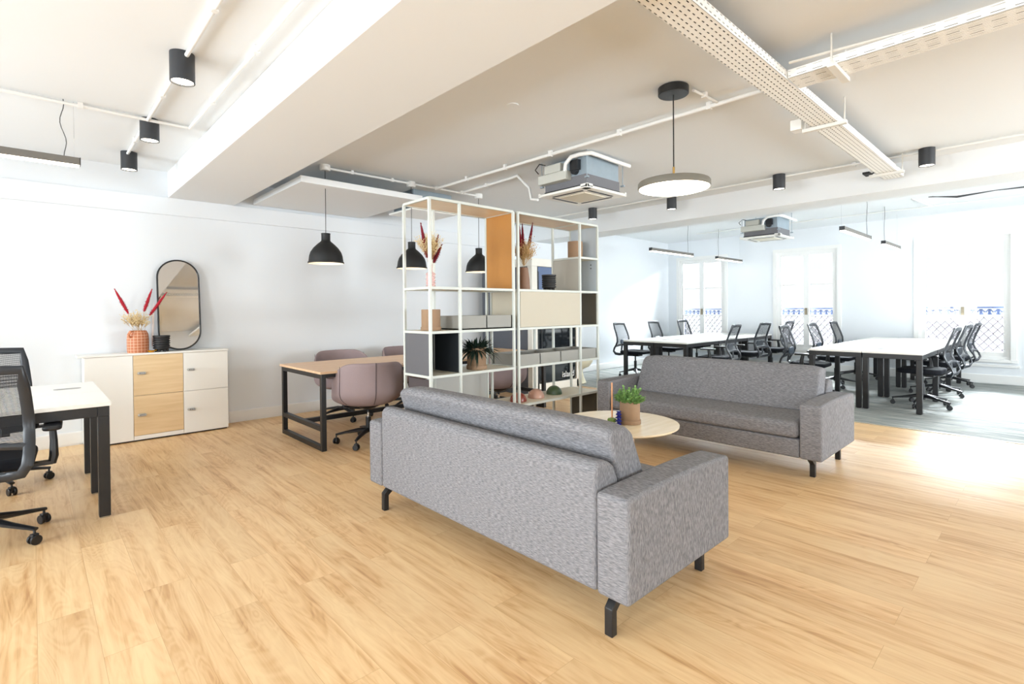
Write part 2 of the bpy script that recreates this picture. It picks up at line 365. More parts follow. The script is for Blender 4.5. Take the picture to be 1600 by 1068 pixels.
# dropped white panel against the left wall
tag(B().box((1.985, 5.19, 2.62), (3.42, YW-.035, 2.685)).cyl((2.25, 5.9, 2.68), (2.25, 5.9, ZC), .005, 6).cyl((3.1, 5.9, 2.68), (3.1, 5.9, ZC), .005, 6).obj('ceiling_panel', CEIL, bevel=.003),
    'flat white acoustic panel hung below the ceiling over the oak meeting desk', 'ceiling panel')

# windows
GLASS = bpy.data.materials.new('window_glass'); GLASS.use_nodes = True
_nt = GLASS.node_tree; _t = N(_nt, 'ShaderNodeBsdfTransparent'); _g = N(_nt, 'ShaderNodeBsdfGlossy'); _g.inputs['Roughness'].default_value = .02
_f = N(_nt, 'ShaderNodeFresnel', i_IOR=1.35); _mx = N(_nt, 'ShaderNodeMixShader'); _t.inputs[0].default_value = (.97, .99, 1, 1)
_nt.links.new(_f.outputs[0], _mx.inputs[0]); _nt.links.new(_t.outputs[0], _mx.inputs[1]); _nt.links.new(_g.outputs[0], _mx.inputs[2]); _nt.links.new(_mx.outputs[0], _nt.nodes['Material Output'].inputs[0])
def window(i, c, wd, z0, z1, x, sgn, bars=(1.14, 1.79), axis='y'):
    """double casement; the room is on the -sgn side"""
    def bx(b, y0, y1, za, zb, d0, d1):
        if axis == 'y': b.box((x+sgn*d0, y0, za), (x+sgn*d1, y1, zb))
        else: b.box((y0, x+sgn*d0, za), (y1, x+sgn*d1, zb))
    y0, y1 = c-wd/2, c+wd/2
    r = bpy.data.objects.new('window_%d' % i, None); C.objects.link(r); struct(r)
    b = B(); t = .045
    bx(b, y0, y0+t, z0+t, z1-t, .02, .12); bx(b, y1-t, y1, z0+t, z1-t, .02, .12); bx(b, y0, y1, z1-t, z1, .02, .12); bx(b, y0, y1, z0, z0+t, .02, .12)
    bx(b, y0-.06, y0+.01, z0+.0, z1-.01, -.015, .0195); bx(b, y1-.01, y1+.06, z0+.0, z1-.01, -.015, .0195); bx(b, y0-.06, y1+.06, z1-.01, z1+.06, -.015, .02)
    b.obj('window_frame', TRIMW, r)
    b = B(); bx(b, y0-.08, y1+.08, z0-.05, z0, -.03, .03); bx(b, y0-.1, y1+.1, z0-.13, z0-.09, -.02, .01); b.obj('window_sill', TRIMW, r)
    for k, (a, e) in enumerate(((y0+t, c), (c, y1-t))):
        b = B(); s = .052; za, zb = z0+t, z1-t
        bx(b, a, a+s, za, zb, .03, .08); bx(b, e-s, e, za, zb, .03, .08); bx(b, a+s, e-s, zb-s, zb, .03, .08); bx(b, a+s, e-s, za, za+.075, .03, .08)
        for zz in bars: bx(b, a+s, e-s, zz-.011, zz+.011, .038, .072)
        cs = b.obj('casement', TRIMW, r)
        b = B(); bx(b, a+s, e-s, za+.07, zb-s, .052, .056); b.obj('pane', GLASS, cs)
    if axis == 'y' and sgn > 0:
        b = B(); b.box((x-.005, c-.02, 1.16), (x+.03, c+.02, 1.3)); b.cyl((x-.03, c, 1.2), (x-.03, c, 1.3), .008, 8); b.cyl((x-.03, c, 1.25), (x+.02, c, 1.25), .007, 8)
        b.obj('window_handle', mat('aged_brass', (150, 140, 120), .35, .7), r)
for i, (c, wd) in enumerate(WIN_R): window(i+1, c, wd, .42, 2.5, XW, 1)
for i, (c, wd) in enumerate(WIN_L): window(i+5, c, wd, .5, 2.55, XB, -1)
for i, c in enumerate((-1.3, 6.2, 9.9)): window(i+9, c, 2.2, .5, 2.55, YB, -1, axis='x')  # last of these windows is an addition, there for the far room's light

# balcony railings outside the far windows
RAILM = mat('blue_grey_iron', (38, 52, 84), .5)
def railing(c, wd, label):
    x = XW+.26; y0, y1 = c-wd/2+.005, c+wd/2-.005
    t = thing('balcony_railing', label, 'railing', (x, c, .42), 0, 'iron balcony railings outside the far windows')
    h = wd/2-.01; b = B(); z = lambda v: v-.42
    b.box((-.015, -h, z(1.275)), (.015, h, z(1.30))); b.box((-.008, -h, z(1.13)), (.008, h, z(1.145))); b.box((-.008, -h, 0), (.008, h, .015)); b.box((-.008, -h, 0), (.008, -h+.012, z(1.28))); b.box((-.008, h-.012, 0), (.008, h, z(1.28)))
    b.obj('rail', RAILM, t)
    b = B(); n = int(wd/.105); st = 2*h/n
    for k in range(n):
        yc = -h+st*(k+.5)
        for s in (-1, 1):
            pts = [(0, yc+s*st*.5*(.15+.7*abs(cos(a*.5)))*cos(a*.9), z(1.207)+.045*sin(a)) for a in [j*pi/5 for j in range(8)]]
            b.tube(pts, .011, 6)
        b.ball((0, yc, z(1.18)), .017, (.4, 1, 1), 8, 6)
    b.obj('scrollwork', RAILM, t)
    b = B(); p = .115; H_ = .71; nn = int(2*h/p)+8
    for s in (-1, 1):
        for k in range(-8, nn+8):
            ya = -h+k*p; yb = ya+s*H_*.82
            za, zb = 0., H_
            # clip to the opening
            def at(y): return (y-ya)/(yb-ya)*H_
            lo, hi = (ya, yb) if ya < yb else (yb, ya)
            L0, L1 = max(lo, -h), min(hi, h)
            if L1-L0 < .02: continue
            b.tube([(0, L0, at(L0)), (0, L1, at(L1))], .009, 5)
    b.obj('lattice', mat('rusty_iron', (84, 78, 84), .6), t)
    return t
for (c, wd), lb in zip(WIN_R, ('lattice balcony railing outside the window nearest the corner', 'lattice balcony railing outside the middle window between the two benches', 'lattice balcony railing outside the rightmost window in view')):
    railing(c, wd, lb)

# ------------------------------------------------------------------ sofas
def sofa(loc, rz, label, feet, tagside=None):
    t = thing('sofa', label, 'sofa', loc, rz, None); hl = 1.027; D = .44; aw = .155
    for s in (-1, 1):
        b = B(); y0, y1 = (hl-aw, hl) if s > 0 else (-hl, -hl+aw)
        n = 14; top = [(-D+2*D*k/n, .585+.014*sin(pi*k/n)**.6) for k in range(n+1)]
        poly = [(-D, .172)]+top+[(D, .172)]
        b.prism(poly, y0, y1, 'y'); b.obj('armrest', GREYF, t, bevel=.018, seg=4, ang=60)
    b = B().prism([(-D+.004, .172), (-D+.004, .665), (-D+.03, .695), (-D+.095, .69), (-.30, .66), (-.272, .60), (-.23, .172)], -hl+aw+.004, hl-aw-.004, 'y')
    b.obj('back_frame', GREYF, t, bevel=.02, seg=4, ang=20)
    b = B().box((-.25, -hl+aw+.003, .172), (D-.012, hl-aw-.003, .315)); b.obj('base', GREYF, t, bevel=.014, seg=3)
    # seat cushion, domed
    def cushion(name, sect, y0, y1, bul, bev):
        b = B(); ny = 24; rings = []
        cx = sum(p[0] for p in sect)/len(sect); cz = sum(p[1] for p in sect)/len(sect)
        for j in range(ny+1):
            v = j/ny; y = y0+(y1-y0)*v; e = min(v, 1-v)*ny; k = 1+bul*sin(pi*v)
            d = max(0, 1-e/1.8)**2; tall = cz > .5; row = []
            for p in sect:
                up = (p[1]-.455)/.37 if tall else 0
                row.append(b.m.verts.new(V((cx+(p[0]-cx)*k, y-(v-.5)*.022*up, cz+(p[1]-cz)*k-(.018*d*up if tall else 0)))))
            rings.append(row)
        m = len(sect)
        for j in range(ny):
            for q in range(m): b.m.faces.new((rings[j][q], rings[j][(q+1) % m], rings[j+1][(q+1) % m], rings[j+1][q]))
        b.m.faces.new(rings[0][::-1]); b.m.faces.new(rings[-1])
        return b.obj(name, GREYF, t, bevel=bev, seg=5, ang=30)
    cushion('seat_cushion', [(-.16, .318), (.448, .318), (.448, .445), (.1, .462), (-.16, .45)], -hl+aw+.01, hl-aw-.01, .01, .04)
    c = cushion('back_cushion', [(-.205, .455), (-.315, .79), (-.285, .816), (-.18, .816), (-.135, .78), (-.005, .455)], -hl+aw+.012, hl-aw-.012, .015, .035)
    for k, (fx, sy) in enumerate(feet):
        # flat bar: straight foot, folded forwards under the frame
        y = sy*(hl-.12)
        b = B()
        pts = [(fx+.105, .166), (fx+.075, .166), (fx, .106), (fx, 0)]
        b.prism([(fx-.017, 0), (fx-.017, .112), (fx+.045, .172), (fx+.105, .172), (fx+.095, .158), (fx+.017, .097), (fx+.017, 0)], y-.019, y+.019, 'y')
        b.obj('leg', BLACK, t, bevel=.003)
    if tagside is not None:
        B().box((-D-.014, hl-.03, .27), (-D+.004, hl-.026, .315)).obj('care_tag', BLACKP, t)
    return t
sofa((2.085, 2.145, 0), 0, 'long grey woven sofa nearest the camera, seen from behind', ((-.39, -1), (-.39, 1), (.36, -1), (.36, 1)))
sofa((4.66, 2.21, 0), pi, 'long grey woven sofa facing us behind the round coffee table', ((-.42, -1), (-.42, 1), (.24, -1), (.24, 1)), 1)

# ------------------------------------------------------------------ coffee table and what stands on it
TC = (3.24, 2.28)
t = thing('coffee_table', 'round pale wood coffee table on a curved pedestal between the two grey sofas', 'table', (TC[0], TC[1], 0))
B().lathe([(0, .438), (.422, .438), (.439, .448), (.44, .46), (0, .46)], 72).obj('tabletop', TABLEW, t, smooth=True)
b = B()
n = 20; out = []
for (cx, cy, ra, a0, a1) in ((0, 0, .13, -20, 200),):
    A = [(ra*cos(R(a0+(a1-a0)*k/n)), ra*sin(R(a0+(a1-a0)*k/n))) for k in range(n+1)]
    I = [(p[0]*.86, p[1]*.86) for p in A][::-1]
    b.prism([(p[0], p[1]) for p in A+I], 0, .438, 'z')
b.obj('pedestal', wood_mat('ply_pedestal', (222, 190, 150), (233, 206, 170), 2), t, smooth=True)
B().box((-.13, -.05, 0), (.13, -.02, .438)).obj('pedestal_panel', wood_mat('ply_panel', (222, 190, 150), (233, 206, 170), 2), t)
def pot(name, label, loc, r, h, saucer=True, top=None, m=None, group=None, cat='plant pot'):
    t = thing(name, label, cat, loc, 0, group); m = m or POTTAN; z0 = .012 if saucer else 0
    B().lathe([(0, z0), (r*.97, z0), (r, z0+.004), (r, h-.003), (r-.003, h), (r-.008, h-.003), (r-.008, h*.82), (0, h*.82)], 40).obj('pot', m, t, smooth=True)
    if saucer: B().lathe([(0, 0), (r*1.04, 0), (r*1.08, .004), (r*1.08, h*.17), (r*1.02, h*.17), (r*1.02, .012), (0, .012)], 40).obj('saucer', m, t, smooth=True)
    return t
def leafy(bm, c, d, L_, W_, bend=.3, fold=.0, n=4):
    """one leaf blade growing from c in direction d"""
    c, d = V(c), V(d).normalized(); s = d.cross(V((0, 0, 1)))
    s = s.normalized() if s.length > .05 else V((1, 0, 0)); up = s.cross(d)
    rows = []
    for k in range(n+1):
        v = k/n; p = c+d*L_*v-V((0, 0, 1))*bend*L_*v*v; wv = W_*sin(pi*min(.97, .12+.86*v))**.8 if k < n else 0
        if wv <= 0: rows.append([bm.verts.new(p)])
        else: rows.append([bm.verts.new(p-s*wv), bm.verts.new(p-up*fold*wv), bm.verts.new(p+s*wv)])
    for k in range(n):
        A, Bb = rows[k], rows[k+1]
        if len(Bb) == 1: bm.faces.new((A[0], A[1], Bb[0])); bm.faces.new((A[1], A[2], Bb[0]))
        else: bm.faces.new((A[0], A[1], Bb[1], Bb[0])); bm.faces.new((A[1], A[2], Bb[2], Bb[1]))
PGREEN = mat('bright_leaf', (126, 164, 92), .55, noise=.35, nscale=30)
DGREEN = mat('dark_leaf', (30, 48, 38), .45, noise=.4, nscale=30)
tp = pot('potted_plant', 'tan pot with saucer and small bright green leaves on the coffee table', (3.262, 2.195, .461), .074, .168, cat='potted plant')
B().lathe([(0, .14), (.064, .14), (.06, .146), (0, .149)], 24).obj('soil', SOIL, tp)
b = B()
for k in range(130):
    a = random.uniform(0, 2*pi); e = random.uniform(.3, 1.5); L_ = random.uniform(.05, .09)+.06*max(0, e-.6)
    d = V((cos(a)*cos(e), sin(a)*cos(e), sin(e)*.9)); p0 = V((cos(a)*.035, sin(a)*.035, .145)); p1 = p0+d*L_
    b.tube([p0, p0+d*L_*.5+V((0, 0, .008)), p1], .0014, 5)
    for j in range(11):
        q = p0+d*L_*random.uniform(.35, 1.05)
        dd = (d+V((random.uniform(-1, 1), random.uniform(-1, 1), random.uniform(-.4, 1.1)))*.9)
        leafy(b.m, q, dd, random.uniform(.014, .022), random.uniform(.006, .010), .2, .3, 3)
b.obj('foliage', PGREEN, tp)
t = thing('candle_holder', 'green glass candle holder with a tall slim candle on the coffee table', 'candle holder', (3.19, 2.305, .461))
GRG = mat('green_glass', (158, 196, 96), .08, trans=.55, coat=.4)
b = B()
for k in range(6): b.ball((.019*cos(k*pi/3), .019*sin(k*pi/3), .017), .017, (1, 1, 1), 12, 8)
b.ball((0, 0, .026), .014); b.obj('holder', GRG, t, smooth=True)
B().tube([(0, 0, .028), (0, 0, .30)], [.0065, .0058], 12).obj('candle', mat('peach_wax', (222, 158, 112), .55), t, smooth=True)
t = thing('glass_candlestick', 'cobalt blue bobbin-shaped glass candlestick in front of the green plant', 'candlestick', (3.155, 2.22, .461))
pr = [(0, 0)]
for k in range(4):
    z = .024*k; pr += [(.019, z+.001), (.0235, z+.005), (.0165, z+.012), (.012, z+.019), (.013, z+.0235)]
pr += [(.018, .098), (.015, .104), (0, .104)]
b = B().lathe(pr, 24)
for zz in (.052, .077):
    for k in range(3): b.ball((.021*cos(k*2.1+.4), .021*sin(k*2.1+.4), zz-.022), .006, (1.3, 1.3, .6), 8, 6)
b.obj('body', mat('cobalt_glass', (16, 22, 110), .08, coat=.5), t, smooth=True)

# ------------------------------------------------------------------ task chairs
def lerp(a, b_, t_): return a+(b_-a)*t_
def castor(t, x, y, ang, m1=BLACKP):
    b = B(); c = V((x, y, 0)); ax = V((cos(ang), sin(ang), 0))
    for s in (-1, 1): b.cyl(c+ax*s*.008+V((0, 0, .028)), c+ax*s*.024+V((0, 0, .028)), .028, 16)
    b.cyl(c+ax*-.008+V((0, 0, .028)), c+ax*.008+V((0, 0, .028)), .012, 10)
    b.box((x-.016, y-.016, .03), (x+.016, y+.016, .062), rz=ang)
    b.cyl((x, y, .055), (x, y, .085), .007, 8)
    return b.obj('castor', m1, t, bevel=.004)
def task_chair(label, loc, rz, group, seatrot=0):
    t = thing('office_chair', label, 'office chair', loc, rz, group)
    b = B()
    for k in range(5):
        a = R(90+72*k+14); e = V((cos(a), sin(a), 0)); p = e.cross(V((0, 0, 1)))
        b.tube([V((0, 0, .135)), e*.06+V((0, 0, .135)), e*.2+V((0, 0, .108)), e*.325+V((0, 0, .088))], [.03, .028, .021, .016], 8, r2=[.026, .024, .015, .010], up=(0, 0, 1))
    b.cyl((0, 0, .09), (0, 0, .17), .034, 18)
    b.obj('star_base', BLACKP, t, smooth=True)
    for k in range(5):
        a = R(90+72*k+14); castor(t, .315*cos(a), .315*sin(a), a+pi/2+.4*k)
    B().cyl((0, 0, .165), (0, 0, .30), .026, 16).cyl((0, 0, .30), (0, 0, .405), .014, 12).obj('gas_lift', BLACKP, t, smooth=True)
    B().box((-.09, -.13, .395), (.09, .11, .435)).box((.09, -.02, .405), (.2, 0, .418)).obj('tilt_mechanism', BLACKP, t, bevel=.008)
    b = B(); b.prism(rrect(-.245, -.225, .245, .245, .08), .44, .505, 'z')
    for v in b.m.verts:
        if v.co.z > .5: v.co.z += -.012*max(0, (v.co.y-.1)*6)
    b.obj('seat', SEATF, t, bevel=.022, seg=4)
    # S shaped back frame, a closed loop
    prof = [(1.015, -.355), (.93, -.325), (.84, -.29), (.75, -.262), (.68, -.258), (.61, -.285), (.55, -.325), (.49, -.345), (.44, -.32), (.425, -.27)]
    half = [.205, .215, .222, .228, .230, .232, .232, .225, .20, .14]
    pts = [V((-hw, y, z)) for (z, y), hw in zip(prof, half)]+[V((0, prof[-1][1]+.01, prof[-1][0]))]+[V((hw, y, z)) for (z, y), hw in list(zip(prof, half))[::-1]]+[V((0, -.358, 1.022))]
    b = B().tube(pts, .027, 10, closed=True, r2=.014, up=(0, 1, 0)); b.obj('back_frame', FRAMEP, t, smooth=True)
    b = B().tube([(-.228, -.30, .585), (-.1, -.285, .60), (.1, -.285, .60), (.228, -.30, .585)], .012, 8, r2=.02, up=(0, 0, 1))
    b.tube([(0, -.285, .60), (0, -.30, .50), (0, -.2, .425), (0, -.1, .415)], [.03, .03, .04, .04], 8, r2=[.012, .014, .014, .014])
    b.obj('back_support', FRAMEP, t, smooth=True)
    b = B(); rows = []
    zs = [1.012, .95, .89, .83, .77, .71, .65, .60]
    def py(z):
        for (z1, y1), (z0, y0) in zip(prof[:-1], prof[1:]):
            if z0 <= z <= z1: return lerp(y0, y1, (z-z0)/(z1-z0))
        return prof[0][1]
    def ph(z):
        for i in range(len(prof)-1):
            if prof[i+1][0] <= z <= prof[i][0]: return lerp(half[i+1], half[i], (z-prof[i+1][0])/(prof[i][0]-prof[i+1][0]))
        return half[0]
    for z in zs: rows.append([b.m.verts.new(V((x*ph(z), py(z)-.006*(1-x*x), z))) for x in (-.97, -.5, 0, .5, .97)])
    for i in range(len(zs)-1):
        for k in range(4): b.m.faces.new((rows[i][k], rows[i][k+1], rows[i+1][k+1], rows[i+1][k]))
    b.obj('net_back', NET, t, smooth=True)
    b = B(); b.prism(rrect(-.12, .615, .12, .715, .045), -.262, -.240, 'y'); b.obj('lumbar_pad', PADB, t, bevel=.008)
    for s in (-1, 1):
        b = B()
        b.box((s*.14, -.06, .412), (s*.32, 0, .432)) if s > 0 else b.box((s*.32, -.06, .412), (s*.14, 0, .432))
        b.tube([(s*.315, -.03, .415), (s*.325, -.03, .46), (s*.325, -.025, .55), (s*.32, -.01, .625)], [.022, .024, .02, .018], 8, r2=[.03, .032, .026, .022])
        b.obj('arm_support', BLACKP, t, smooth=True)
        b = B(); b.prism(rrect(s*.32-.045, -.12, s*.32+.045, .13, .035), .622, .648, 'z'); b.obj('armrest', BLACKP, t, bevel=.01, seg=3)
    return t
c0 = task_chair('black mesh office chair on the near side of the left white desk', (-.235, 4.22, 0), R(-3), 'office chairs at the left desk')
dup(c0, (-.23, 5.50, 0), pi+R(6), 'black mesh office chair across the left white desk, its back behind the nearer chair', 'office chairs at the left desk')
GL = 'office chairs at the middle bench'; GR = 'office chairs at the right bench'
for x, y, rz, lb, g in (
    (8.55, 5.62, pi+.10, 'black mesh chair on the wall side of the middle bench, nearest the shelf unit', GL),
    (9.80, 5.62, pi+.05, 'black mesh chair on the wall side of the middle bench, second from the shelf unit', GL),
    (11.02, 5.62, pi-.02, 'black mesh chair on the wall side of the middle bench, nearest the windows', GL),
    (8.45, 3.98, .10, 'black mesh chair on the open side of the middle bench, closest to the grey sofa', GL),
    (9.72, 3.98, -.05, 'black mesh chair in the middle of the open side of the middle bench', GL),
    (10.95, 3.98, 0, 'black mesh chair on the open side of the middle bench, nearest the windows', GL),
    (8.42, 2.52, pi+.05, 'black mesh chair on the left side of the right bench, just behind the sofa arm', GR),
    (9.72, 2.52, pi, 'black mesh chair in the middle of the left side of the right bench', GR),
    (10.95, 2.52, pi+.02, 'black mesh chair on the left side of the right bench, nearest the windows', GR),
    (8.55, 1.22, -.04, 'black mesh chair on the right side of the right bench, nearest the camera', GR),
    (9.80, 1.22, -.08, 'black mesh chair in the middle of the right side of the right bench', GR),
    (11.05, 1.22, -.05, 'black mesh chair on the right side of the right bench, farthest from the camera', GR)):
    dup(c0, (x, y, .004), rz, lb, g)

# ------------------------------------------------------------------ bench desks
def bench(name, label, loc, nx, mx_, depth=1.25, z=.745, endx=None):
    """run of desks along +x, two desks deep in y; loc is the low-x, low-y corner"""
    t = thing(name, label, 'desk', loc, 0)
    hy = depth/2
    for k in range(nx):
        for j in range(2):
            b = B().box((k*mx_+.002, j*hy+.003, z-.025), ((k+1)*mx_-.002, (j+1)*hy-.003, z)); tp_ = b.obj('tabletop', WHITE, t, bevel=.002)
            gx, gy = k*mx_+mx_*.5, hy-.1 if j == 0 else hy+.1
            B().prism(rrect(gx-.11, gy-.035, gx+.11, gy+.035, .03), z-.001, z+.0025, 'z').obj('cable_port', mat('port_grey', (150, 148, 146), .4, .3), tp_)
    b = B()
    for j in (0.035, hy-.045, hy+.045, depth-.035):
        b.box((.02, j-.02, z-.085), (nx*mx_-.02, j+.02, z-.027))
    b.obj('frame_rail', BLACK, t, bevel=.002)
    for k in range(nx+1):
        x = k*mx_ if k else .03
        if k == nx: x = nx*mx_-.03
        for j in range(2):
            y0 = j*hy+.008; y1 = (j+1)*hy-.008
            B().box((x-.03, y0, z-.085), (x+.03, y1, z-.027)).obj('crossbar', BLACK, t, bevel=.002)
            for yy in ((y0, y0+.06), (y1-.06, y1)):
                B().box((x-.03, yy[0], .006), (x+.03, yy[1], z-.085)).box((x-.02, yy[0]+.01, 0), (x+.02, yy[1]-.01, .006)).obj('leg', BLACK, t, bevel=.003)
    return t
bench('bench_desk', 'white topped black framed bench desk at the far left wall side of the carpet', (7.85, 4.17, .004), 3, 1.22)
bench('bench_desk', 'white topped black framed bench desk on the carpet, right of the far sofa', (7.82, 1.11, .004), 3, 1.22)
# left desk near the camera
t = thing('office_desk', 'white topped desk with black steel legs at the left edge of the picture', 'desk', (-1.0, 4.2, 0))
for j in range(2):
    a, e = ((0, .635), (.641, 1.36))[j]
    tp_ = B().box((0, a, .72), (1.37, e, .745)).obj('tabletop', WHITE, t, bevel=.002)
    gy = .95
    if j: B().prism(rrect(1.11, gy-.03, 1.27, gy+.03, .028), .7445, .7475, 'z').obj('cable_port', mat('port_grey', (150, 148, 146), .4, .3), tp_)
b = B()
for j in (.035, .60, .67, 1.25): b.box((.02, j-.02, .655), (1.30, j+.02, .718))
b.box((.9, .06, .651), (1.12, .11, .66)); b.obj('frame_rail', BLACK, t, bevel=.002)
B().box((1.30, .005, .655), (1.36, 1.29, .718)).obj('crossbar', BLACK, t, bevel=.002)
for x in (.03, 1.33):
    for y in (.005, .60, 1.23):
        B().box((x-.03, y, .008), (x+.03, y+.06, .655)).obj('leg', BLACK, t, bevel=.003)
        B().box((x-.025, y+.005, 0), (x+.025, y+.055, .008)).obj('foot', CHROME, t)

# ------------------------------------------------------------------ locker cabinet
CX0, CX1, CY0 = .36, 1.615, 6.44
t = thing('locker_cabinet', 'low white and beech locker cabinet against the left wall', 'cabinet', (CX0, CY0, 0))
W_ = CX1-CX0; Dp = YW-.02-CY0
B().box((0, .02, .014), (W_, Dp, .885)).obj('body', WHITE, t, bevel=.002)
B().box((.01, .035, 0), (W_-.01, Dp-.01, .014)).obj('plinth', BLACK, t)
B().box((-.05, -.01, .886), (W_+.005, Dp, .905)).obj('top', WHITE, t, bevel=.002)
cols = (0, .385, .822, W_)
def lock(parent, x, z):
    b = B(); b.prism(rrect(x-.012, z-.0135, x+.062, z+.0135, .0133), -.022, -.002, 'y'); o = b.obj('lock', mat('lock_silver', (196, 196, 192), .3, .6), parent, bevel=.003)
    b = B().prism(rrect(x+.006, z-.007, x+.055, z+.007, .004), -.0235, -.021, 'y'); b.obj('keypad', mat('lock_black', (30, 30, 32), .3), o)
    b = B()
    for k in range(5): b.box((x+.012+.009*k, -.025, z-.004), (x+.017+.009*k, -.0234, z+.004))
    b.obj('keys', mat('key_white', (220, 220, 220), .4), o)
d = B().box((cols[0]+.002, -.002, .018), (cols[1]-.002, .019, .883)).obj('door', WHITE, t, bevel=.0015)
B().cyl((.05, -.002, .30), (.05, -.016, .30), .011, 14).obj('knob', CHROME, d, smooth=True)
for (a, e, m) in ((cols[1], cols[2], BEECH), (cols[2], cols[3], WHITE)):
    for z0, z1 in ((.062 if m is BEECH else .018, .468), (.472, .883)):
        d = B().box((a+.002, -.002, z0), (e-.002, .019, z1)).obj('door', m, t, bevel=.0015)
        lock(d, a+.045, (.27 if z0 < .2 else .70))
        if m is BEECH and z0 < .2: B().box((a+.002, -.001, .018), (e-.002, .019, .059)).obj('bottom_rail', WHITE, t)
# mirror leaning on the wall
t = thing('mirror', 'tall pill-shaped mirror with a thin black frame leaning on the wall', 'mirror', (1.19, 6.60, .915)); t.rotation_euler = (R(-5.5), 0, 0)
def pill(w_, h_, n=20):
    r = w_/2; o = []
    for k in range(n+1): a = pi*k/n; o.append((r*cos(a), h_-r+r*sin(a)))
    for k in range(n+1): a = pi+pi*k/n; o.append((r*cos(a), r+r*sin(a)))
    return o
pp = pill(.39, .985)
B().tube([(p[0], 0, p[1]) for p in pp], .009, 8, closed=True, r2=.014).obj('frame', BLACK, t, smooth=True)
MIR = mat('mirror_silver', (226, 226, 226), .01, 1)
B().prism(pill(.38, .975), -.004, .006, 'y').obj('glass', MIR, t, loc=(0, 0, .005))
# terracotta jug with dried plumes
PLR = mat('crimson_plume', (168, 30, 46), .95, noise=.35, nscale=120)
PLD = mat('burgundy_plume', (112, 18, 34), .95, noise=.4, nscale=120)
CREAM = mat('cream_dried_grass', (226, 206, 160), .9, noise=.2, nscale=60)
STRAW = mat('straw_stem', (190, 160, 110), .9)
def plume(b, p0, p1, r, n=260):
    """fluffy spike: core plus many short bristles"""
    p0, p1 = V(p0), V(p1); d = p1-p0
    b.tube([p0, p0+d*.15, p0+d*.5, p0+d*.85, p1], [r*.3, r*.7, r*.8, r*.5, r*.1], 7)
    x, y = frame_of(d)
    for k in range(n):
        v = random.random(); a = random.uniform(0, 2*pi); rad = r*(.7+.5*sin(pi*min(1, v+.1)))*(1-.6*v*v)
        o = x*cos(a)+y*sin(a); q = p0+d*v; b.tube([q, q+o*rad*random.uniform(.8, 1.35)+d.normalized()*.008], [.0022, .0006], 3, cap=False)
def sprig(b, bm_stem, p0, d, L_, n, rr_):
    p0, d = V(p0), V(d).normalized()
    b_ = bm_stem
    b_.tube([p0, p0+d*L_*.6], .0009, 4)
    for k in range(n):
        dd = (d*1.1+V((random.uniform(-1, 1), random.uniform(-1, 1), random.uniform(-.5, .9)))*.62).normalized(); q = p0+d*L_*random.uniform(.3, .7)
        e = q+dd*L_*random.uniform(.15, .42); b_.tube([q, e], .0006, 3, cap=False); b.ball(e, rr_*random.uniform(.6, 1.2), (1, 1, 1), 6, 4)
t = thing('terracotta_jug', 'terracotta checked jug on the locker cabinet beside the mirror', 'jug', (.80, 6.53, .906))
q = 1.4; jp = [(0, 0), (.079, 0), (.083, .02), (.083, .10), (.080, .135), (.070, .155), (.064, .163), (.056, .157), (.06, .12), (.06, .02), (0, .02)]
B().lathe([(a*1.13, z*q) for a, z in jp], 40).obj('body', grid_pot(), t, smooth=True)
B().tube([(-.045, -.06, .222), (-.07, -.085, .22), (-.085, -.09, .19), (-.072, -.066, .16)], .009, 8).obj('handle', mat('terracotta', (190, 118, 80), .6), t, smooth=True)
t = thing('dried_plumes', 'three crimson dried plumes with cream grass in the terracotta jug', 'dried flowers', (.80, 6.53, .93))
b = B(); st = B()
for (e0, e1) in (((-.075, 0, .38), (-.185, 0, .63)), ((.055, 0, .40), (.125, -.01, .635)), ((.10, -.03, .36), (.245, -.06, .60))):
    plume(b, e0, e1, .017, 420); st.tube([(0, 0, .02), e0], .0014, 5)
b.obj('plume', PLR, t); st.obj('stem', STRAW, t)
b = B(); st = B()
for k in range(26): sprig(b, st, (random.uniform(-.04, .04), random.uniform(-.04, .04), .20), (random.uniform(-.9, .8), random.uniform(-.6, .6), 1), random.uniform(.12, .23), 22, .005)
b.obj('cream_flower', CREAM, t); st.obj('flower_stem', STRAW, t)
b = B(); plume(b, (.13, .05, .03), (.15, .06, .50), .013, 160); b.obj('pale_plume', mat('pale_plume', (236, 226, 222), .95), t)
def ribbed_pot(label, loc, s=1):
    t = thing('ribbed_pot', label, 'pot', loc, 0, None); pr = [(0, .012*s), (.04*s, .012*s), (.052*s, .022*s)]
    for k in range(5):
        z = .026+.020*k; pr += [(.056*s, z*s), (.064*s, (z+.004)*s), (.064*s, (z+.012)*s), (.056*s, (z+.016)*s)]
    pr += [(.064*s, .128*s), (.064*s, .142*s), (.058*s, .142*s), (.054*s, .05*s), (0, .05*s)]
    b = B().lathe(pr, 36)
    b.obj('bowl', mat('black_ceramic', (30, 29, 30), .6), t, smooth=True)
    b = B()
    for k in range(6): b.ball((.042*s*cos(k*pi/3), .042*s*sin(k*pi/3), .012*s), .012*s, (1, 1, 1), 10, 8)
    b.obj('feet', mat('black_ceramic', (30, 29, 30), .6), t, smooth=True); return t
ribbed_pot('small black ribbed footed pot in front of the pill-shaped mirror', (1.0, 6.50, .906), 1.2)
t = thing('amber_dish', 'small amber glass dish between the jug and the black pot', 'dish', (.905, 6.47, .906))
B().lathe([(0, 0), (.02, 0), (.032, .012), (.034, .02), (.03, .02), (.02, .006), (0, .005)], 24).obj('bowl', mat('amber_glass', (214, 150, 30), .1, trans=.3), t, smooth=True)
B().tube([(.02, 0, .012), (.045, .0, .02)], .006, 8).obj('handle', mat('amber_glass', (214, 150, 30), .1, trans=.3), t, smooth=True)

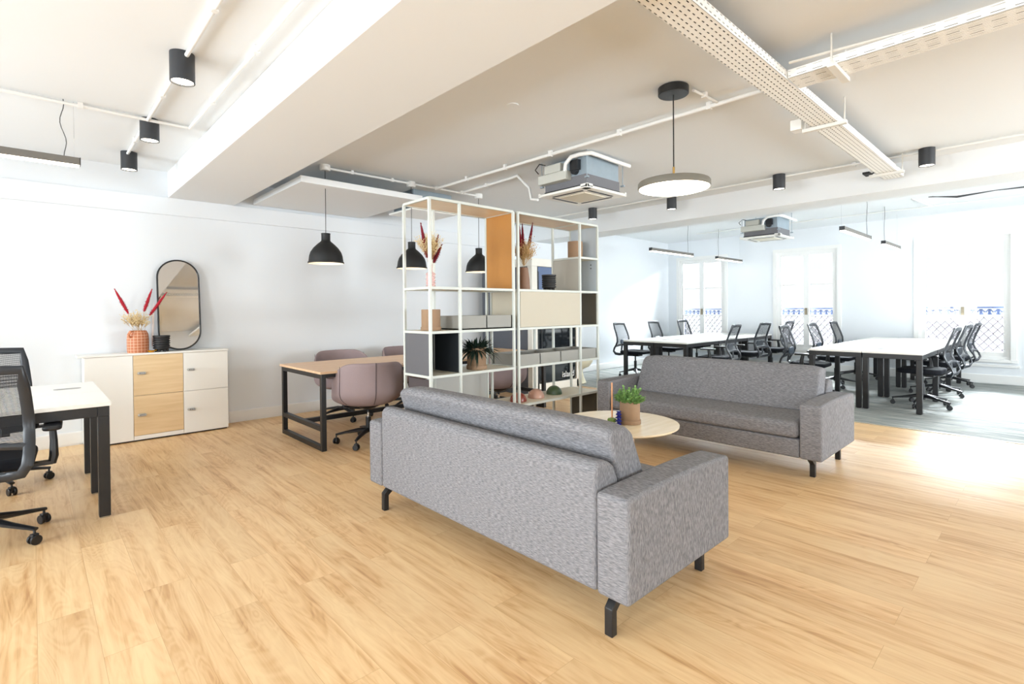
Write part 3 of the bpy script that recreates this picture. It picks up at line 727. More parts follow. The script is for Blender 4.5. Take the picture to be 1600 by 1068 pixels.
# ------------------------------------------------------------------ meeting desk
t = thing('meeting_desk', 'long oak topped meeting desk on a black box-section steel frame', 'desk', (1.955, 4.70, 0))
DL, DD = 3.1, 1.08
B().box((0, 0, .728), (DL, DD, .75)).obj('desktop', OAKD, t, bevel=.0015)
s = .045
for x in (.015, DL-.06):
    b = B(); b.box((x, .015, 0), (x+s, .015+s, .727)); b.box((x, DD-.06, 0), (x+s, DD-.06+s, .727)); b.box((x, .06, .682), (x+s, DD-.06, .727)); b.box((x, .06, 0), (x+s, DD-.06, s)); b.box((x, .06, .185), (x+s, DD-.06, .185+s))
    b.obj('end_frame', BLACK, t, bevel=.002)
B().box((.06, DD*.47, .185), (DL-.06, DD*.47+s, .185+s)).obj('stretcher', BLACK, t, bevel=.002)
B().box((.06, .03, .69), (DL-.06, .07, .727)).box((.06, DD-.07, .69), (DL-.06, DD-.03, .727)).obj('apron', BLACK, t, bevel=.002)

# ------------------------------------------------------------------ shell chairs
def shell_chair(label, loc, rz, m, group):
    t = thing('tub_chair', label, 'chair', loc, rz, group)
    b = B(); nt_, ns = 40, 10; rings = []
    def rim(th):   # th measured from the front (+y)
        v = (1-cos(th))/2   # 0 front, 1 back
        q = min(1, max(0, (v-.12)/.80)); return .525+.30*q*q*(3-2*q)
    for j in range(ns+1):
        sft = j/ns; row = []
        for i in range(nt_):
            a = 2*pi*i/nt_; th = a
            H_ = rim(th); z = .375+(H_-.375)*sft**1.5
            rad = .10+.238*min(1, (sft/.45))**.55 - .012*max(0, sft-.6)
            yy = cos(th); xx = sin(th); ysc = .98
            lean = -.02*max(0, -yy)*sft**2
            row.append(b.m.verts.new(V((xx*rad*1.04, yy*rad*ysc*(.93 if yy > 0 else 1)+lean, z))))
        rings.append(row)
    for j in range(ns):
        for i in range(nt_): b.m.faces.new((rings[j][i], rings[j][(i+1) % nt_], rings[j+1][(i+1) % nt_], rings[j+1][i]))
    b.m.faces.new(rings[0][::-1])
    o = b.obj('shell', m, t, solid=.028, sub=1)
    for sx, sr in ((0, .003), (-1.05/.42, .0022), (1.05/.42, .0022)):   # centre back seam, with side creases drawn as thin dark lines
        pts = []
        for j in range(2, ns+1):
            sft = j/ns; th = pi-sx*.42; H_ = rim(th); z = .375+(H_-.375)*sft**1.5; rad = .10+.238*min(1, (sft/.45))**.55 - .012*max(0, sft-.6)
            yy = cos(th); pts.append((sin(th)*rad*1.04*1.005, yy*rad*.98*1.005-.02*(-yy)*sft**2, z))
        B().tube(pts, sr, 5).obj('seam_crease', mat('dark_seam_crease', (70, 60, 62), .9), t)
    b = B(); b.lathe([(0, .43), (.22, .43), (.265, .445), (.27, .465), (.24, .482), (0, .488)], 32); b.obj('seat_pad', m, t, smooth=True)
    b = B().lathe([(0, .375), (.11, .375), (.12, .37), (.05, .335), (.03, .33), (0, .33)], 24); b.cyl((0, 0, .30), (0, 0, .335), .014, 12); b.obj('swivel_plate', BLACKP, t, smooth=True)
    B().cyl((0, 0, .255), (0, 0, .33), .0125, 14).obj('piston', CHROME, t, smooth=True)
    b = B().cyl((0, 0, .12), (0, 0, .255), .027, 16)
    for k in range(5):
        a = R(72*k+20); e = V((cos(a), sin(a), 0))
        b.tube([V((0, 0, .125)), e*.1+V((0, 0, .125)), e*.22+V((0, 0, .11)), e*.315+V((0, 0, .092))], [.026, .026, .021, .015], 8, r2=[.024, .022, .014, .01], up=(0, 0, 1))
    b.obj('star_base', BLACKP, t, smooth=True)
    for k in range(5):
        a = R(72*k+20); castor(t, .31*cos(a), .31*sin(a), a+pi/2+.5*k)
    B().tube([(-.05, .03, .36), (-.27, .06, .355)], .005, 6).obj('lever', BLACKP, t)
    return t
GS = 'mauve tub chairs around the oak desk'
s0 = shell_chair('mauve upholstered tub chair on castors at the front left of the oak desk', (2.46, 4.75, 0), -.26, MAUVE, GS)
dup(s0, (2.80, 6.02, 0), pi-.15, 'mauve tub chair behind the oak desk, nearer the locker cabinet', GS)
dup(s0, (3.72, 6.02, 0), pi+.1, 'mauve tub chair behind the oak desk, next to the shelf unit', GS)
dup(s0, (4.10, 4.62, 0), -.15, 'mauve tub chair seen through the open lower bay of the shelf unit', GS)

# ------------------------------------------------------------------ shelf units
ZS = .377; DPY = .40; PT = .0235
PW = wood_mat('warm_top_ply', (230, 210, 180), (238, 219, 190), 0)
SHB = mat('cream_shelf', (222, 216, 198), .45)
DGREY = mat('dark_grey_panel', (92, 92, 96), .5); DARKP = mat('charcoal_panel', (42, 46, 50), .5)
YEL = mat('ochre_panel', (174, 120, 56), .55, noise=.03, nscale=30); TAN = mat('tan_panel', (184, 175, 156), .5)
LGP = mat('light_grey_panel', (184, 186, 183), .5); GRB = mat('stone_grey_tray', (142, 140, 133), .5); BLW = mat('pale_blue_grey_panel', (186, 196, 204), .5); OLV = mat('dark_olive_panel', (74, 70, 58), .5)
def posts(b, xs, zt, only_rear=()):
    for x in xs:
        for y in ((0, DPY) if x not in only_rear else (DPY,)): b.box((x-PT/2, y-PT/2, 0), (x+PT/2, y+PT/2, zt))
def railx(b, x0, x1, y, z): b.box((x0, y-PT/2+.0006, z-PT/2), (x1, y+PT/2-.0006, z+PT/2))
def raily(b, x, z): b.box((x-PT/2+.0006, 0, z-PT/2+.0006), (x+PT/2-.0006, DPY, z+PT/2-.0006))
ZT = 6*ZS
# unit A: x 0..0.965, local origin at (2.435,3.6)
A = thing('shelf_unit', 'white open-frame shelf unit with the ochre panel, nearer the camera', 'shelf unit', (2.437, 3.6, 0))
b = B(); posts(b, (0, .313, .963), ZT)
b.box((.626-PT/2, DPY-PT/2, 0), (.626+PT/2, DPY+PT/2, 0.02))
for z in (0.012, 2*ZS, 3*ZS, 4*ZS, ZT):
    railx(b, 0, .963, 0, z); railx(b, 0, .963, DPY, z)
for z in (0.012, ZS, 2*ZS, 3*ZS, 4*ZS, ZT):
    raily(b, 0, z); raily(b, .963, z)
raily(b, .313, 2*ZS); raily(b, .313, 3*ZS); raily(b, .963, ZS)
b.obj('frame', WMET, A, bevel=.002)
B().box((.01, .01, ZT-.006), (.955, DPY-.01, ZT+.006)).obj('top_panel', PW, A)
for (x0, x1, z) in ((.01, .955, 2*ZS), (.01, .955, 3*ZS), (.01, .955, 4*ZS)):
    B().box((x0, .008, z-.004), (x1, DPY-.008, z+.010)).obj('shelf', SHB, A)
B().box((-.004, .012, 2*ZS+.012), (.006, DPY-.012, 3*ZS-.012)).obj('side_panel', DGREY, A)
B().box((.308, .012, 2*ZS+.012), (.318, DPY-.012, 3*ZS-.012)).obj('divider_panel', DARKP, A)
B().box((.02, DPY-.006, 2*ZS+.012), (.30, DPY+.004, 3*ZS-.012)).obj('back_panel', DARKP, A)
B().box((.957, .012, 4*ZS+.012), (.968, DPY-.012, ZT-.012)).obj('end_panel', YEL, A)
for (x0, x1) in ((.325, .638), (.638, .952)):
    B().box((x0, DPY-.006, .025), (x1-.002, DPY+.004, 2*ZS-.012)).obj('back_panel', LGP, A)
B().box((.02, .015, 0.03), (.30, DPY-.02, ZS-.01)).box((.02, .015, ZS), (.03, DPY-.02, 2*ZS-.03)).obj('storage_box', mat('plum_grey_panel', (70, 62, 64), .6), A)
def traybox(parent, x0, x1, z, h, divs=()):
    b = B(); y0, y1, th = .012, DPY-.012, .01
    b.box((x0, y0, z), (x1, y1, z+.012)); b.box((x0, y0, z), (x1, y0+th, z+h)); b.box((x0, y1-th, z), (x1, y1, z+h)); b.box((x0, y0, z), (x0+th, y1, z+h)); b.box((x1-th, y0, z), (x1, y1, z+h))
    for d in divs: b.box((d-.006, y0, z), (d+.006, y1, z+h-.004))
    return b.obj('planter_tray', GRB, parent)
traybox(A, .318, .95, 3*ZS+.011, .125, (.63,))
# unit B: local origin at (3.46,3.6)
Bu = thing('shelf_unit', 'white open-frame shelf unit with the closed beige front, behind the far sofa arm', 'shelf unit', (3.462, 3.6, 0))
b = B(); xs = (0, .943, 1.258); posts(b, xs, ZT)
b.box((.630-PT/2, DPY-PT/2, 0), (.630+PT/2, DPY+PT/2, ZS)); 
for z in (ZS, 2*ZS, 3*ZS, 4*ZS, ZT):
    railx(b, 0, 1.258, 0, z); railx(b, 0, 1.258, DPY, z)
for x in xs:
    for z in (ZS, 2*ZS, 3*ZS, 4*ZS, ZT): raily(b, x, z)
railx(b, .943, 1.258, 0, 5*ZS); railx(b, .943, 1.258, DPY, 5*ZS); raily(b, .943, 5*ZS); raily(b, 1.258, 5*ZS)
railx(b, 0, 1.258, DPY, .012); raily(b, 0, .012); raily(b, 1.258, .012); raily(b, .943, .012)
for x in (.315, .63): b.box((x-PT/2, DPY-PT/2, ZS), (x+PT/2, DPY+PT/2, 3*ZS))
b.obj('frame', WMET, Bu, bevel=.002)
B().box((.01, .01, ZT-.006), (1.25, DPY-.01, ZT+.006)).obj('top_panel', PW, Bu)
for (x0, x1, z) in ((.01, 1.25, ZS), (.01, 1.25, 4*ZS), (.95, 1.25, 5*ZS), (.01, 1.25, 3*ZS)):
    B().box((x0, .008, z-.006), (x1, DPY-.008, z+.012)).obj('shelf', SHB, Bu)
B().box((.02, -.008, 3*ZS+.014), (.936, .004, 4*ZS-.012)).obj('front_panel', TAN, Bu, bevel=.002)
B().box((-.004, .012, 3*ZS+.012), (.006, DPY-.012, 4*ZS-.012)).obj('side_panel', TAN, Bu)
B().box((.938, .012, 4*ZS+.014), (.948, DPY-.012, 5*ZS-.012)).obj('divider_panel', mat('warm_grey_panel', (170, 166, 156), .5), Bu)
o = B().box((1.253, .012, 4*ZS+.012), (1.263, DPY-.012, ZT-.012)).obj('end_panel', BLW, Bu)
B().cyl((1.252, .09, 5*ZS-.06), (1.254, .09, 5*ZS-.06), .008, 12).cyl((1.252, .09, 5*ZS-.10), (1.254, .09, 5*ZS-.10), .008, 12).obj('screw_hole', BLACK, o)
B().box((1.253, .012, 3*ZS+.012), (1.263, DPY-.012, 4*ZS-.012)).obj('end_panel', OLV, Bu)
B().box((1.253, .012, .025), (1.263, DPY-.012, ZS-.012)).obj('end_panel', OLV, Bu)
traybox(Bu, .01, 1.25, 2*ZS-.004, .125, (.315, .63, .943))
B().box((.01, .01, 2*ZS-.012), (1.25, DPY-.01, 2*ZS-.005)).obj('shelf', SHB, Bu)

# things on the shelves
SX, SY = 2.437, 3.6
pot('plant_pot', 'empty tan pot with saucer standing beside the long grey tray', (2.565, 3.78, 3*ZS+.011), .083, .185)
tp = pot('potted_plant', 'tan pot with dark strap-leaved plant in the lower left bay of the shelves', (3.055, 3.75, 2*ZS+.011), .09, .20, cat='potted plant')
B().lathe([(0, .163), (.08, .163), (.078, .168), (0, .172)], 24).obj('soil', SOIL, tp)
b = B()
for k in range(300):
    a = random.uniform(0, 2*pi); e = random.uniform(.05, 1.3); L_ = random.uniform(.17, .27)*(1-.38*max(0, e-.6)/.7)
    leafy(b.m, (cos(a)*.04, sin(a)*.04, .17), (cos(a)*cos(e)*1.1, sin(a)*cos(e), sin(e)), L_*(1 if abs(sin(a)) < .8 else .8), .0075, random.uniform(.25, .9)*(1-e/2), .4, 6)
b.obj('foliage', DGREEN, tp)
pot('plant_pot', 'empty tan pot on the top right shelf of the far unit', (4.545, 3.78, 5*ZS+.013), .085, .19, saucer=False)
ribbed_pot('large black ribbed footed pot on top of the beige front panel', (4.12, 3.80, 4*ZS+.013), 1.22)
def dried(label, loc, spikes, nfl, spread, name='dried_flowers', hgt=.2, col=CREAM):
    t = thing(name, label, 'dried flowers', loc)
    b = B(); st = B()
    for e0, e1 in spikes: plume(b, e0, e1, .019, 380); st.tube([(0, 0, -.1), e0], .0013, 5)
    b.obj('plume', PLD, t); st.obj('stem', STRAW, t)
    b = B(); st = B()
    for k in range(nfl):
        a = random.uniform(0, 2*pi); q = random.uniform(0, spread)
        sprig(b, st, (0, 0, .02), (cos(a)*q, sin(a)*q, 1), random.uniform(hgt*.8, hgt*1.6), 24, .0046)
    b.obj('cream_flower', col, t); st.obj('flower_stem', STRAW, t); return t
CLEAR = bpy.data.materials.new('pink_clear_glass'); CLEAR.use_nodes = True
_nt = CLEAR.node_tree; _p = _nt.nodes['Principled BSDF']; _p.inputs['Base Color'].default_value = lin((240, 206, 204)); _p.inputs['Roughness'].default_value = .05
_t = N(_nt, 'ShaderNodeBsdfTransparent'); _t.inputs[0].default_value = (.96, .9, .89, 1); _w = N(_nt, 'ShaderNodeLayerWeight', i_Blend=.35); _mx = N(_nt, 'ShaderNodeMixShader')
_nt.links.new(_w.outputs['Facing'], _mx.inputs[0]); _nt.links.new(_t.outputs[0], _mx.inputs[1]); _nt.links.new(_p.outputs[0], _mx.inputs[2]); _nt.links.new(_mx.outputs[0], _nt.nodes['Material Output'].inputs[0])
t = thing('glass_vase', 'clear pink-tinted bubble glass vase on the top left shelf', 'vase', (2.56, 3.77, 4*ZS+.011))
pr = [(0, 0), (.03, .0)]
for k in range(5):
    z = .026*k; pr += [(.040, z+.006), (.045, z+.013), (.040, z+.02), (.033, z+.025)]
pr += [(.018, .14), (.015, .19), (.018, .20), (.014, .20), (.011, .19), (.014, .14), (.028, .12), (.034, .02), (0, .012)]
B().lathe(pr, 28).obj('body', CLEAR, t, smooth=True)
dried('bouquet of burgundy spikes and cream dried flowers in the clear pink vase', (2.56, 3.77, 4*ZS+.21),
      [((-.035, -.0, .06), (-.11, -.02, .35)), ((.02, 0, .05), (.085, .0, .27)), ((.03, 0, .02), (.13, .01, .19))], 36, .85, hgt=.18)
t = thing('brown_vase', 'tall tapered brown ceramic vase at the left of the far unit', 'vase', (3.72, 3.78, 4*ZS+.013))
B().lathe([(0, 0), (.058, 0), (.062, .01), (.058, .10), (.046, .20), (.042, .23), (.038, .23), (.04, .2), (.05, .05), (0, .02)], 36).obj('body', mat('brown_ceramic', (136, 104, 84), .6, noise=.08, nscale=60), t, smooth=True)
dried('bouquet of three tall burgundy spikes and cream dried flowers in the brown vase', (3.72, 3.78, 4*ZS+.24),
      [((-.05, -.02, .12), (-.10, -.03, .46)), ((-.005, 0, .12), (-.02, 0, .455)), ((.05, .0, .12), (.125, -.01, .48))], 40, .8, hgt=.2, col=mat('tan_dried_grass', (206, 170, 120), .9, noise=.25, nscale=60))
def dome(label, loc, rgb, r):
    t = thing('dome_lamp', label, 'ornament', loc, 0, 'dome ornaments on the low shelf')
    pr = [(0, 0), (r, 0), (r*1.01, .006)]+[(r*cos(a), .008+r*.98*sin(a)) for a in [R(v) for v in range(5, 90, 8)]]+[(0, .008+r*.98)]
    m = mat('dome_%d' % rgb[0], rgb, .35, coat=.2)
    B().lathe(pr, 40).obj('dome', m, t, smooth=True)
    B().tube([(-r*.98, 0, .05), (-r*1.12, 0, .05)], .004, 6).obj('peg', m, t)
dome('terracotta red dome ornament on the low shelf, leftmost of three', (3.59, 3.745, ZS+.013), (128, 54, 38), .085)
dome('pale pink dome ornament in the middle of the low shelf', (3.87, 3.765, ZS+.013), (188, 146, 128), .088)
dome('sage green dome ornament on the low shelf, rightmost of three', (4.18, 3.79, ZS+.013), (68, 90, 64), .086)

# ------------------------------------------------------------------ phone booth and stool behind the shelves
BX0, BX1, BY0, BY1, BH = 5.65, 6.62, 5.45, 6.62, 2.1
t = thing('phone_booth', 'white framed phone booth with a dark glass front, seen through the shelves', 'phone booth', (BX0, BY0, 0))
w_, d_ = BX1-BX0, BY1-BY0; BW = mat('booth_white', (228, 226, 218), .4)
b = B().box((-.12, 0, 0), (0, .1, BH-.12)).box((w_-.05, 0, .0), (w_, .1, BH-.12)).box((-.12, 0, BH-.12), (w_, d_, BH)).box((0, 0, .03), (w_, .06, .17)).box((w_-.05, .1, .0), (w_, d_, BH-.12)).box((0, d_-.05, 0), (w_, d_, BH-.12)).box((-.05, .1, 0), (w_, d_, .06))
b.obj('shell', BW, t, bevel=.006)
B().box((-.12, .1, .0), (-.07, d_, BH-.12)).obj('felt_side', mat('slate_felt', (92, 96, 104), .95, noise=.15, nscale=200), t)
DG = mat('dark_booth_interior', (22, 24, 26), .5)
B().box((.0, d_-.09, .06), (w_-.06, d_-.05, BH-.13)).obj('interior_back', mat('slate_blue_felt', (84, 98, 124), .95), t)
B().box((.04, .45, .95), (w_-.08, .85, .98)).obj('desk_ledge', BLACK, t)
B().box((w_-.1, .12, .5), (w_-.06, .4, 1.3)).obj('wood_strip', mat('orange_wood', (200, 120, 66), .5), t)
B().box((.3, .6, 1.0), (.62, .62, 1.22)).obj('screen', BLACKP, t)
SMG = mat('smoked_glass', (28, 32, 36), .06, trans=0, coat=.5)
B().prism(rrect(.03, .18, w_-.07, 1.30, .05), .012, .022, 'y').obj('lower_glass', SMG, t)
B().box((.03, .012, 1.31), (w_-.07, .022, BH-.125)).obj('upper_glass', mat('blue_tinted_glass', (92, 110, 146), .1, coat=.3), t)
B().box((.09, .005, .2), (.11, .03, 1.6)).box((0, .0, 0.05), (.03, .03, 1.9)).obj('door_stile', DG, t)
tx = bpy.data.curves.new('booth_lettering', 'FONT'); tx.body = 'island'; tx.size = .135; tx.extrude = .001; tx.align_x = 'RIGHT'
tmp = bpy.data.objects.new('lettering_curve', tx); C.objects.link(tmp); bpy.context.view_layer.update()
lm = bpy.data.meshes.new_from_object(tmp.evaluated_get(bpy.context.evaluated_depsgraph_get())); bpy.data.objects.remove(tmp); bpy.data.curves.remove(tx)
to = bpy.data.objects.new('lettering', lm); C.objects.link(to); to.parent = t; to.location = (w_-.10, .009, .225); to.rotation_euler = (pi/2, 0, 0)
lm.materials.clear(); lm.materials.append(mat('lettering_white', (240, 240, 240), .5))
t = thing('pedestal_stool', 'cream rounded pedestal stool on the carpet beyond the shelf unit', 'stool', (7.05, 5.86, .004))
CR = mat('cream_plastic', (222, 216, 192), .4)
B().lathe([(0, 0), (.165, 0), (.18, .012), (.172, .03), (.135, .12), (.115, .2), (.125, .25), (.14, .265)], 40).obj('pedestal', CR, t, smooth=True)
B().lathe([(0, .262), (.14, .262), (.23, .30), (.29, .38), (.31, .47), (.31, .60), (.295, .60), (.27, .46), (.2, .42), (0, .41)], 40).obj('seat', CR, t, smooth=True)

# ------------------------------------------------------------------ lights
def bell(label, loc):
    t = thing('pendant_lamp', label, 'pendant lamp', loc, 0, 'black bell pendants over the oak desk')
    B().lathe([(0, 0), (.05, 0), (.055, -.008), (.055, -.05), (.048, -.062), (0, -.062)], 28).obj('canopy', TRIMW, t, smooth=True)
    B().tube([(0, 0, -.06), (.002, 0, -.4), (0, 0, -.73)], .0035, 6).obj('cord', BLACK, t)
    zt = -.725; pr = [(0, zt), (.045, zt), (.048, zt-.004), (.045, zt-.012), (.045, zt-.072), (.05, zt-.085), (.085, zt-.115), (.125, zt-.155), (.155, zt-.20), (.168, zt-.24), (.176, zt-.30), (.183, zt-.306), (.183, zt-.318), (.177, zt-.320)]
    inn = [(.172, zt-.312), (.163, zt-.24), (.148, zt-.20), (.118, zt-.158), (.06, zt-.11), (0, zt-.10)]
    B().lathe(pr, 44).obj('shade', mat('black_rubber', (18, 19, 20), .55), t, smooth=True)
    B().lathe([(.177, zt-.320)]+inn, 44).obj('shade_lining', mat('white_lining', (230, 230, 228), .6), t, smooth=True)
    B().ball((0, 0, zt-.20), .05, (1, 1, 1.1)).cyl((0, 0, zt-.16), (0, 0, zt-.10), .02, 12).obj('bulb', BULBON, t, smooth=True)
    return t
p0 = bell('black bell pendant with its whole shade clear of the shelves, leftmost of three', (2.29, 5.325, ZC))
dup(p0, (3.363, 5.35, ZC), 0, 'black bell pendant seen behind the left edge of the shelf frame, middle of three', 'black bell pendants over the oak desk')
dup(p0, (4.389, 5.32, ZC), 0, 'black bell pendant seen through the shelves beside the ochre panel, farthest of three', 'black bell pendants over the oak desk')
t = thing('disc_pendant', 'round grey disc pendant glowing white above the coffee table', 'pendant lamp', (3.303, 1.848, ZC))
B().lathe([(0, 0), (.095, 0), (.104, -.006), (.104, -.052), (.10, -.056), (0, -.056)], 40).obj('canopy', BLACK, t, smooth=True)
B().tube([(0, 0, -.055), (0, 0, -.62)], .0045, 8).obj('cord', BLACK, t)
B().cyl((0, 0, -.66), (0, 0, -.56), .008, 12).obj('brass_stem', BRASS, t, smooth=True)
B().lathe([(0, -.655), (.2, -.655), (.238, -.662), (.245, -.672), (.246, -.705), (.241, -.711), (.236, -.705), (.236, -.69), (0, -.69)], 64).obj('shade', mat('disc_grey', (110, 106, 96), .45), t, smooth=True)
B().lathe([(0, -.697), (.235, -.697), (.235, -.712), (.2, -.722), (0, -.728)], 64).obj('diffuser', DISCON, t, smooth=True)
def downlight(label, x, y, r=.066, h=.17):
    t = thing('ceiling_spotlight', label, 'spotlight', (x, y, ZC), 0, 'black cylinder ceiling spotlights')
    B().lathe([(0, 0), (r, 0), (r, -h), (r-.006, -h), (r-.006, -h+.02), (0, -h+.02)], 36).obj('housing', mat('charcoal_metal', (44, 46, 50), .45), t, smooth=True)
    B().lathe([(0, -h+.018), (r-.008, -h+.018), (r-.009, -h+.008), (0, -h+.004)], 32).obj('lens', LAMPON, t, smooth=True)
    return t
d0 = downlight('black cylinder spotlight nearest the camera, largest of the three left of the beam', .678, 3.60)
for x, y, lb in ((.71, 5.0, 'black cylinder spotlight where the two white conduits cross, middle of the left row'),
                 (.705, 6.15, 'black cylinder spotlight closest to the left wall'),
                 (6.45, .885, 'black cylinder spotlight right of the perforated tray end'),
                 (6.40, 2.235, 'black cylinder spotlight between the disc pendant and the perforated tray'),
                 (6.55, 3.70, 'black cylinder spotlight half hidden below the glowing disc pendant'),
                 (6.33, 4.91, 'black cylinder spotlight just below the near ceiling air unit')):
    dup(d0, (x, y, ZC), 0, lb)
def strip(label, x0, x1, y, z, zc, cords, group):
    t = thing('linear_pendant', label, 'pendant lamp', (x0, y, z), 0, group); L_ = x1-x0
    B().box((0, -.03, .0), (L_, .03, .052)).obj('housing', mat('strip_grey', (104, 100, 94), .4), t, bevel=.003)
    B().box((-.004, -.032, -.002), (0, .032, .054)).box((L_, -.032, -.002), (L_+.004, .032, .054)).obj('end_cap', mat('charcoal_metal', (44, 46, 50), .45), t)
    B().box((.004, -.026, -.012), (L_-.004, .026, .0)).obj('diffuser', LAMPON, t, bevel=.003)
    b = B()
    for cx in (.03, L_-.03): b.cyl((cx, .015, .05), (cx, .015, zc-z), .0008, 4)
    b.obj('suspension_wire', CHROME, t)
    for cx in cords:
        b = B(); n = 12; H_ = zc-z-.05
        b.tube([(cx+.022*sin(k*.62)*(sin(pi*k/n)), .01*sin(k*.5)*sin(pi*k/n), .05+H_*k/n) for k in range(n+1)], .003, 5)
        b.obj('cord', mat('grey_cord', (70, 70, 72), .6), t)
    return t
strip('glowing linear pendant over the left desk, cut by the left picture edge', -1.1, .272, 4.93, 2.405, ZC, (1.285,), None)
GP = 'linear pendants over the bench desks'
strip('linear pendant over the middle bench, nearer the shelf unit', 7.95, 9.44, 4.90, 2.335, ZC2, (1.33,), GP)
strip('linear pendant over the middle bench, nearer the windows', 10.37, 11.56, 4.84, 2.335, ZC2, (.08,), GP)
strip('linear pendant over the right bench, nearer the camera', 7.85, 9.27, 1.96, 2.335, ZC2, (1.3,), GP)
strip('linear pendant over the right bench, nearer the windows', 10.10, 11.25, 1.94, 2.335, ZC2, (.08,), GP)

# ------------------------------------------------------------------ ceiling services
def cassette(label, loc, flip=False):
    t = thing('air_conditioner', label, 'air conditioner', loc); s = .6   # loc = low x, low y corner, z of underside
    B().box((.03, .03, .045), (s-.03, s-.03, .335)).obj('casing', GALV, t, bevel=.004)
    B().box((.025, .025, .05), (s-.025, s-.025, .15)).obj('foam_band', FOAM, t)
    b = B(); b.box((.018, .018, .028), (s-.018, s-.018, .05)); b.obj('gasket', BLACK, t)
    b = B().box((-.03, -.03, 0), (s+.03, s+.03, .028)); pn = b.obj('fascia', WHITE, t, bevel=.01)
    B().box((.13, .13, -.008), (s-.13, s-.13, .0)).obj('grille', mat('grille_cream', (214, 208, 192), .5), pn, bevel=.003)
    b = B()
    for a, e in (((.1, .05), (s-.1, .075)), ((.1, s-.075), (s-.1, s-.05)), ((.05, .1), (.075, s-.1)), ((s-.075, .1), (s-.05, s-.1))): b.box((a[0], a[1], -.0035), (e[0], e[1], .001))
    b.obj('air_slot', BLACK, pn)
    b = B()
    for cx in (-.03, s+.0):
        for cy in (-.03, s+.0): b.box((cx, cy, -.002), (cx+.03, cy+.03, .04))
    b.box((-.03, -.03, 0.0), (.06, .06, .042)); b.obj('corner_cover', WHITE, pn, bevel=.006)
    top = ZC-loc[2] if loc[0] < 7 else ZC2-loc[2]
    b = B()
    for cx in (.0, s):
        for cy in (.0, s): b.cyl((cx, cy, .1), (cx, cy, top), .004, 8); b.box((cx-.012, cy-.02, .1), (cx+.012, cy+.02, .115))
    b.obj('hanger_rod', GALV, t)
    b = B().box((-.06, .22, .12), (.03, .60, .21)).box((-.05, .3, .215), (.03, .52, .30)); b.obj('control_box', mat('box_grey', (186, 186, 178), .5), t, bevel=.004)
    b = B().tube([(-.045, .24, .2), (-.05, .225, .27), (-.045, .16, .325), (-.03, .06, .333), (.02, -.035, .335), (.1, -.045, .33), (.3, -.045, .325), (.66, -.045, .32)], .021, 12); b.obj('insulated_pipe', TRIMW, t, smooth=True)
    b = B().tube([(-.055, .5, .31), (-.08, .56, .33), (-.08, .62, .28), (-.05, .6, .24)], .006, 6); b.cyl((-.01, .16, .2), (.03, .16, .2), .04, 14); b.box((-.02, .1, .2), (.03, .2, .30)); b.obj('valve', BLACKP, t)
    return t
ac = cassette('grey metal cassette air unit with white fascia hanging near the disc pendant', (3.96, 3.14, 2.5))
cassette('grey metal cassette air unit hanging over the carpeted bench area', (9.0, 3.15, 2.5))
t = thing('air_conditioner', 'square white cassette air unit above the top left of the shelf unit', 'air conditioner', (3.52, 5.58, 2.6))
B().box((0, 0, 0), (.7, .58, .025)).obj('fascia', WHITE, t, bevel=.008)
B().box((.05, .05, .025), (.65, .53, .27)).obj('casing', GALV, t)

TRAYX = perforated('perforated_tray_x', 'X', 'Y'); TRAYY = perforated('perforated_tray_y', 'Y', 'X', .085, .028, .62, .17, 0)
CABD_SHADE = mat('dark_cable_shade', (26, 25, 25), .7); CABW = mat('white_cable', (222, 220, 214), .6)  # the dark cable colour also puts the tray's inner shade behind its slots
t = thing('cable_tray', 'long white perforated cable tray running across the ceiling to the beam', 'cable tray', (0, 0, 0))
t0, t1 = 1.125, 1.30
b = B(); zt = 2.70
b.box((1.80, t0, zt), (6.80, t1, zt+.0015)); b.box((1.80, t0, zt), (6.80, t0+.0015, zt+.055)); b.box((1.80, t1-.0015, zt), (6.80, t1, zt+.055)); b.obj('tray', TRAYX, t)
b = B()
for k in range(9): b.tube([(1.79, t0+.011+.019*k, zt+.012), (2.2, t0+.012+.019*k, zt+.014), (3.3, t0+.011+.019*k, zt+.012), (6.8, t0+.011+.019*k, zt+.012)], .0094, 6)
b.obj('cable', CABD_SHADE, t)  # bundle packed and coloured dark to give the slots their shade
for x in (4.4, 6.45):
    b = B().box((x-.02, t0-.06, zt-.028), (x+.02, t1+.06, zt-.003)).cyl((x, t0-.045, zt-.02), (x, t0-.045, ZC-.001), .005, 8).cyl((x, t1+.045, zt-.02), (x, t1+.045, ZC-.001), .005, 8)
    b.obj('bracket', CABW, t)
B().box((4.36, 1.36, 2.70), (4.46, 1.44, 2.78)).obj('junction_box', WHITE, t, bevel=.004)
B().box((6.35, 1.34, 2.70), (6.5, 1.40, 2.72)).tube([(6.5, 1.36, 2.72), (6.62, 1.40, 2.74), (6.78, 1.36, 2.80)], .008, 6).obj('loose_end', CABD_SHADE, t)
t = thing('cable_tray', 'perforated cable tray branching off towards the top right corner', 'cable tray', (0, 0, 0))
b = B(); x0, x1 = 3.36, 3.57
b.box((x0, YB+.02, zt+.005), (x1, t0-.004, zt+.0065)); b.box((x0, YB+.02, zt+.005), (x0+.0015, t0-.004, zt+.055)); b.box((x1-.0015, YB+.02, zt+.005), (x1, t0-.004, zt+.055)); b.obj('tray', TRAYY, t)
b = B()
for k in range(7): b.tube([(x0+.02+.026*k, t0, zt+.036), (x0+.03+.022*k, .4, zt+.04+.016*(k % 2)), (x0+.02+.026*k, YB+.03, zt+.036)], .0085, 6)
b.tube([(x0-.06, t0-.03, zt+.07), (x0-.02, .9, zt+.075), (x0+.05, .3, zt+.06), (x0-.03, -.5, zt+.09), (x0+.02, -2, zt+.07)], .008, 6)
b.obj('cable', CABW, t)
b = B()
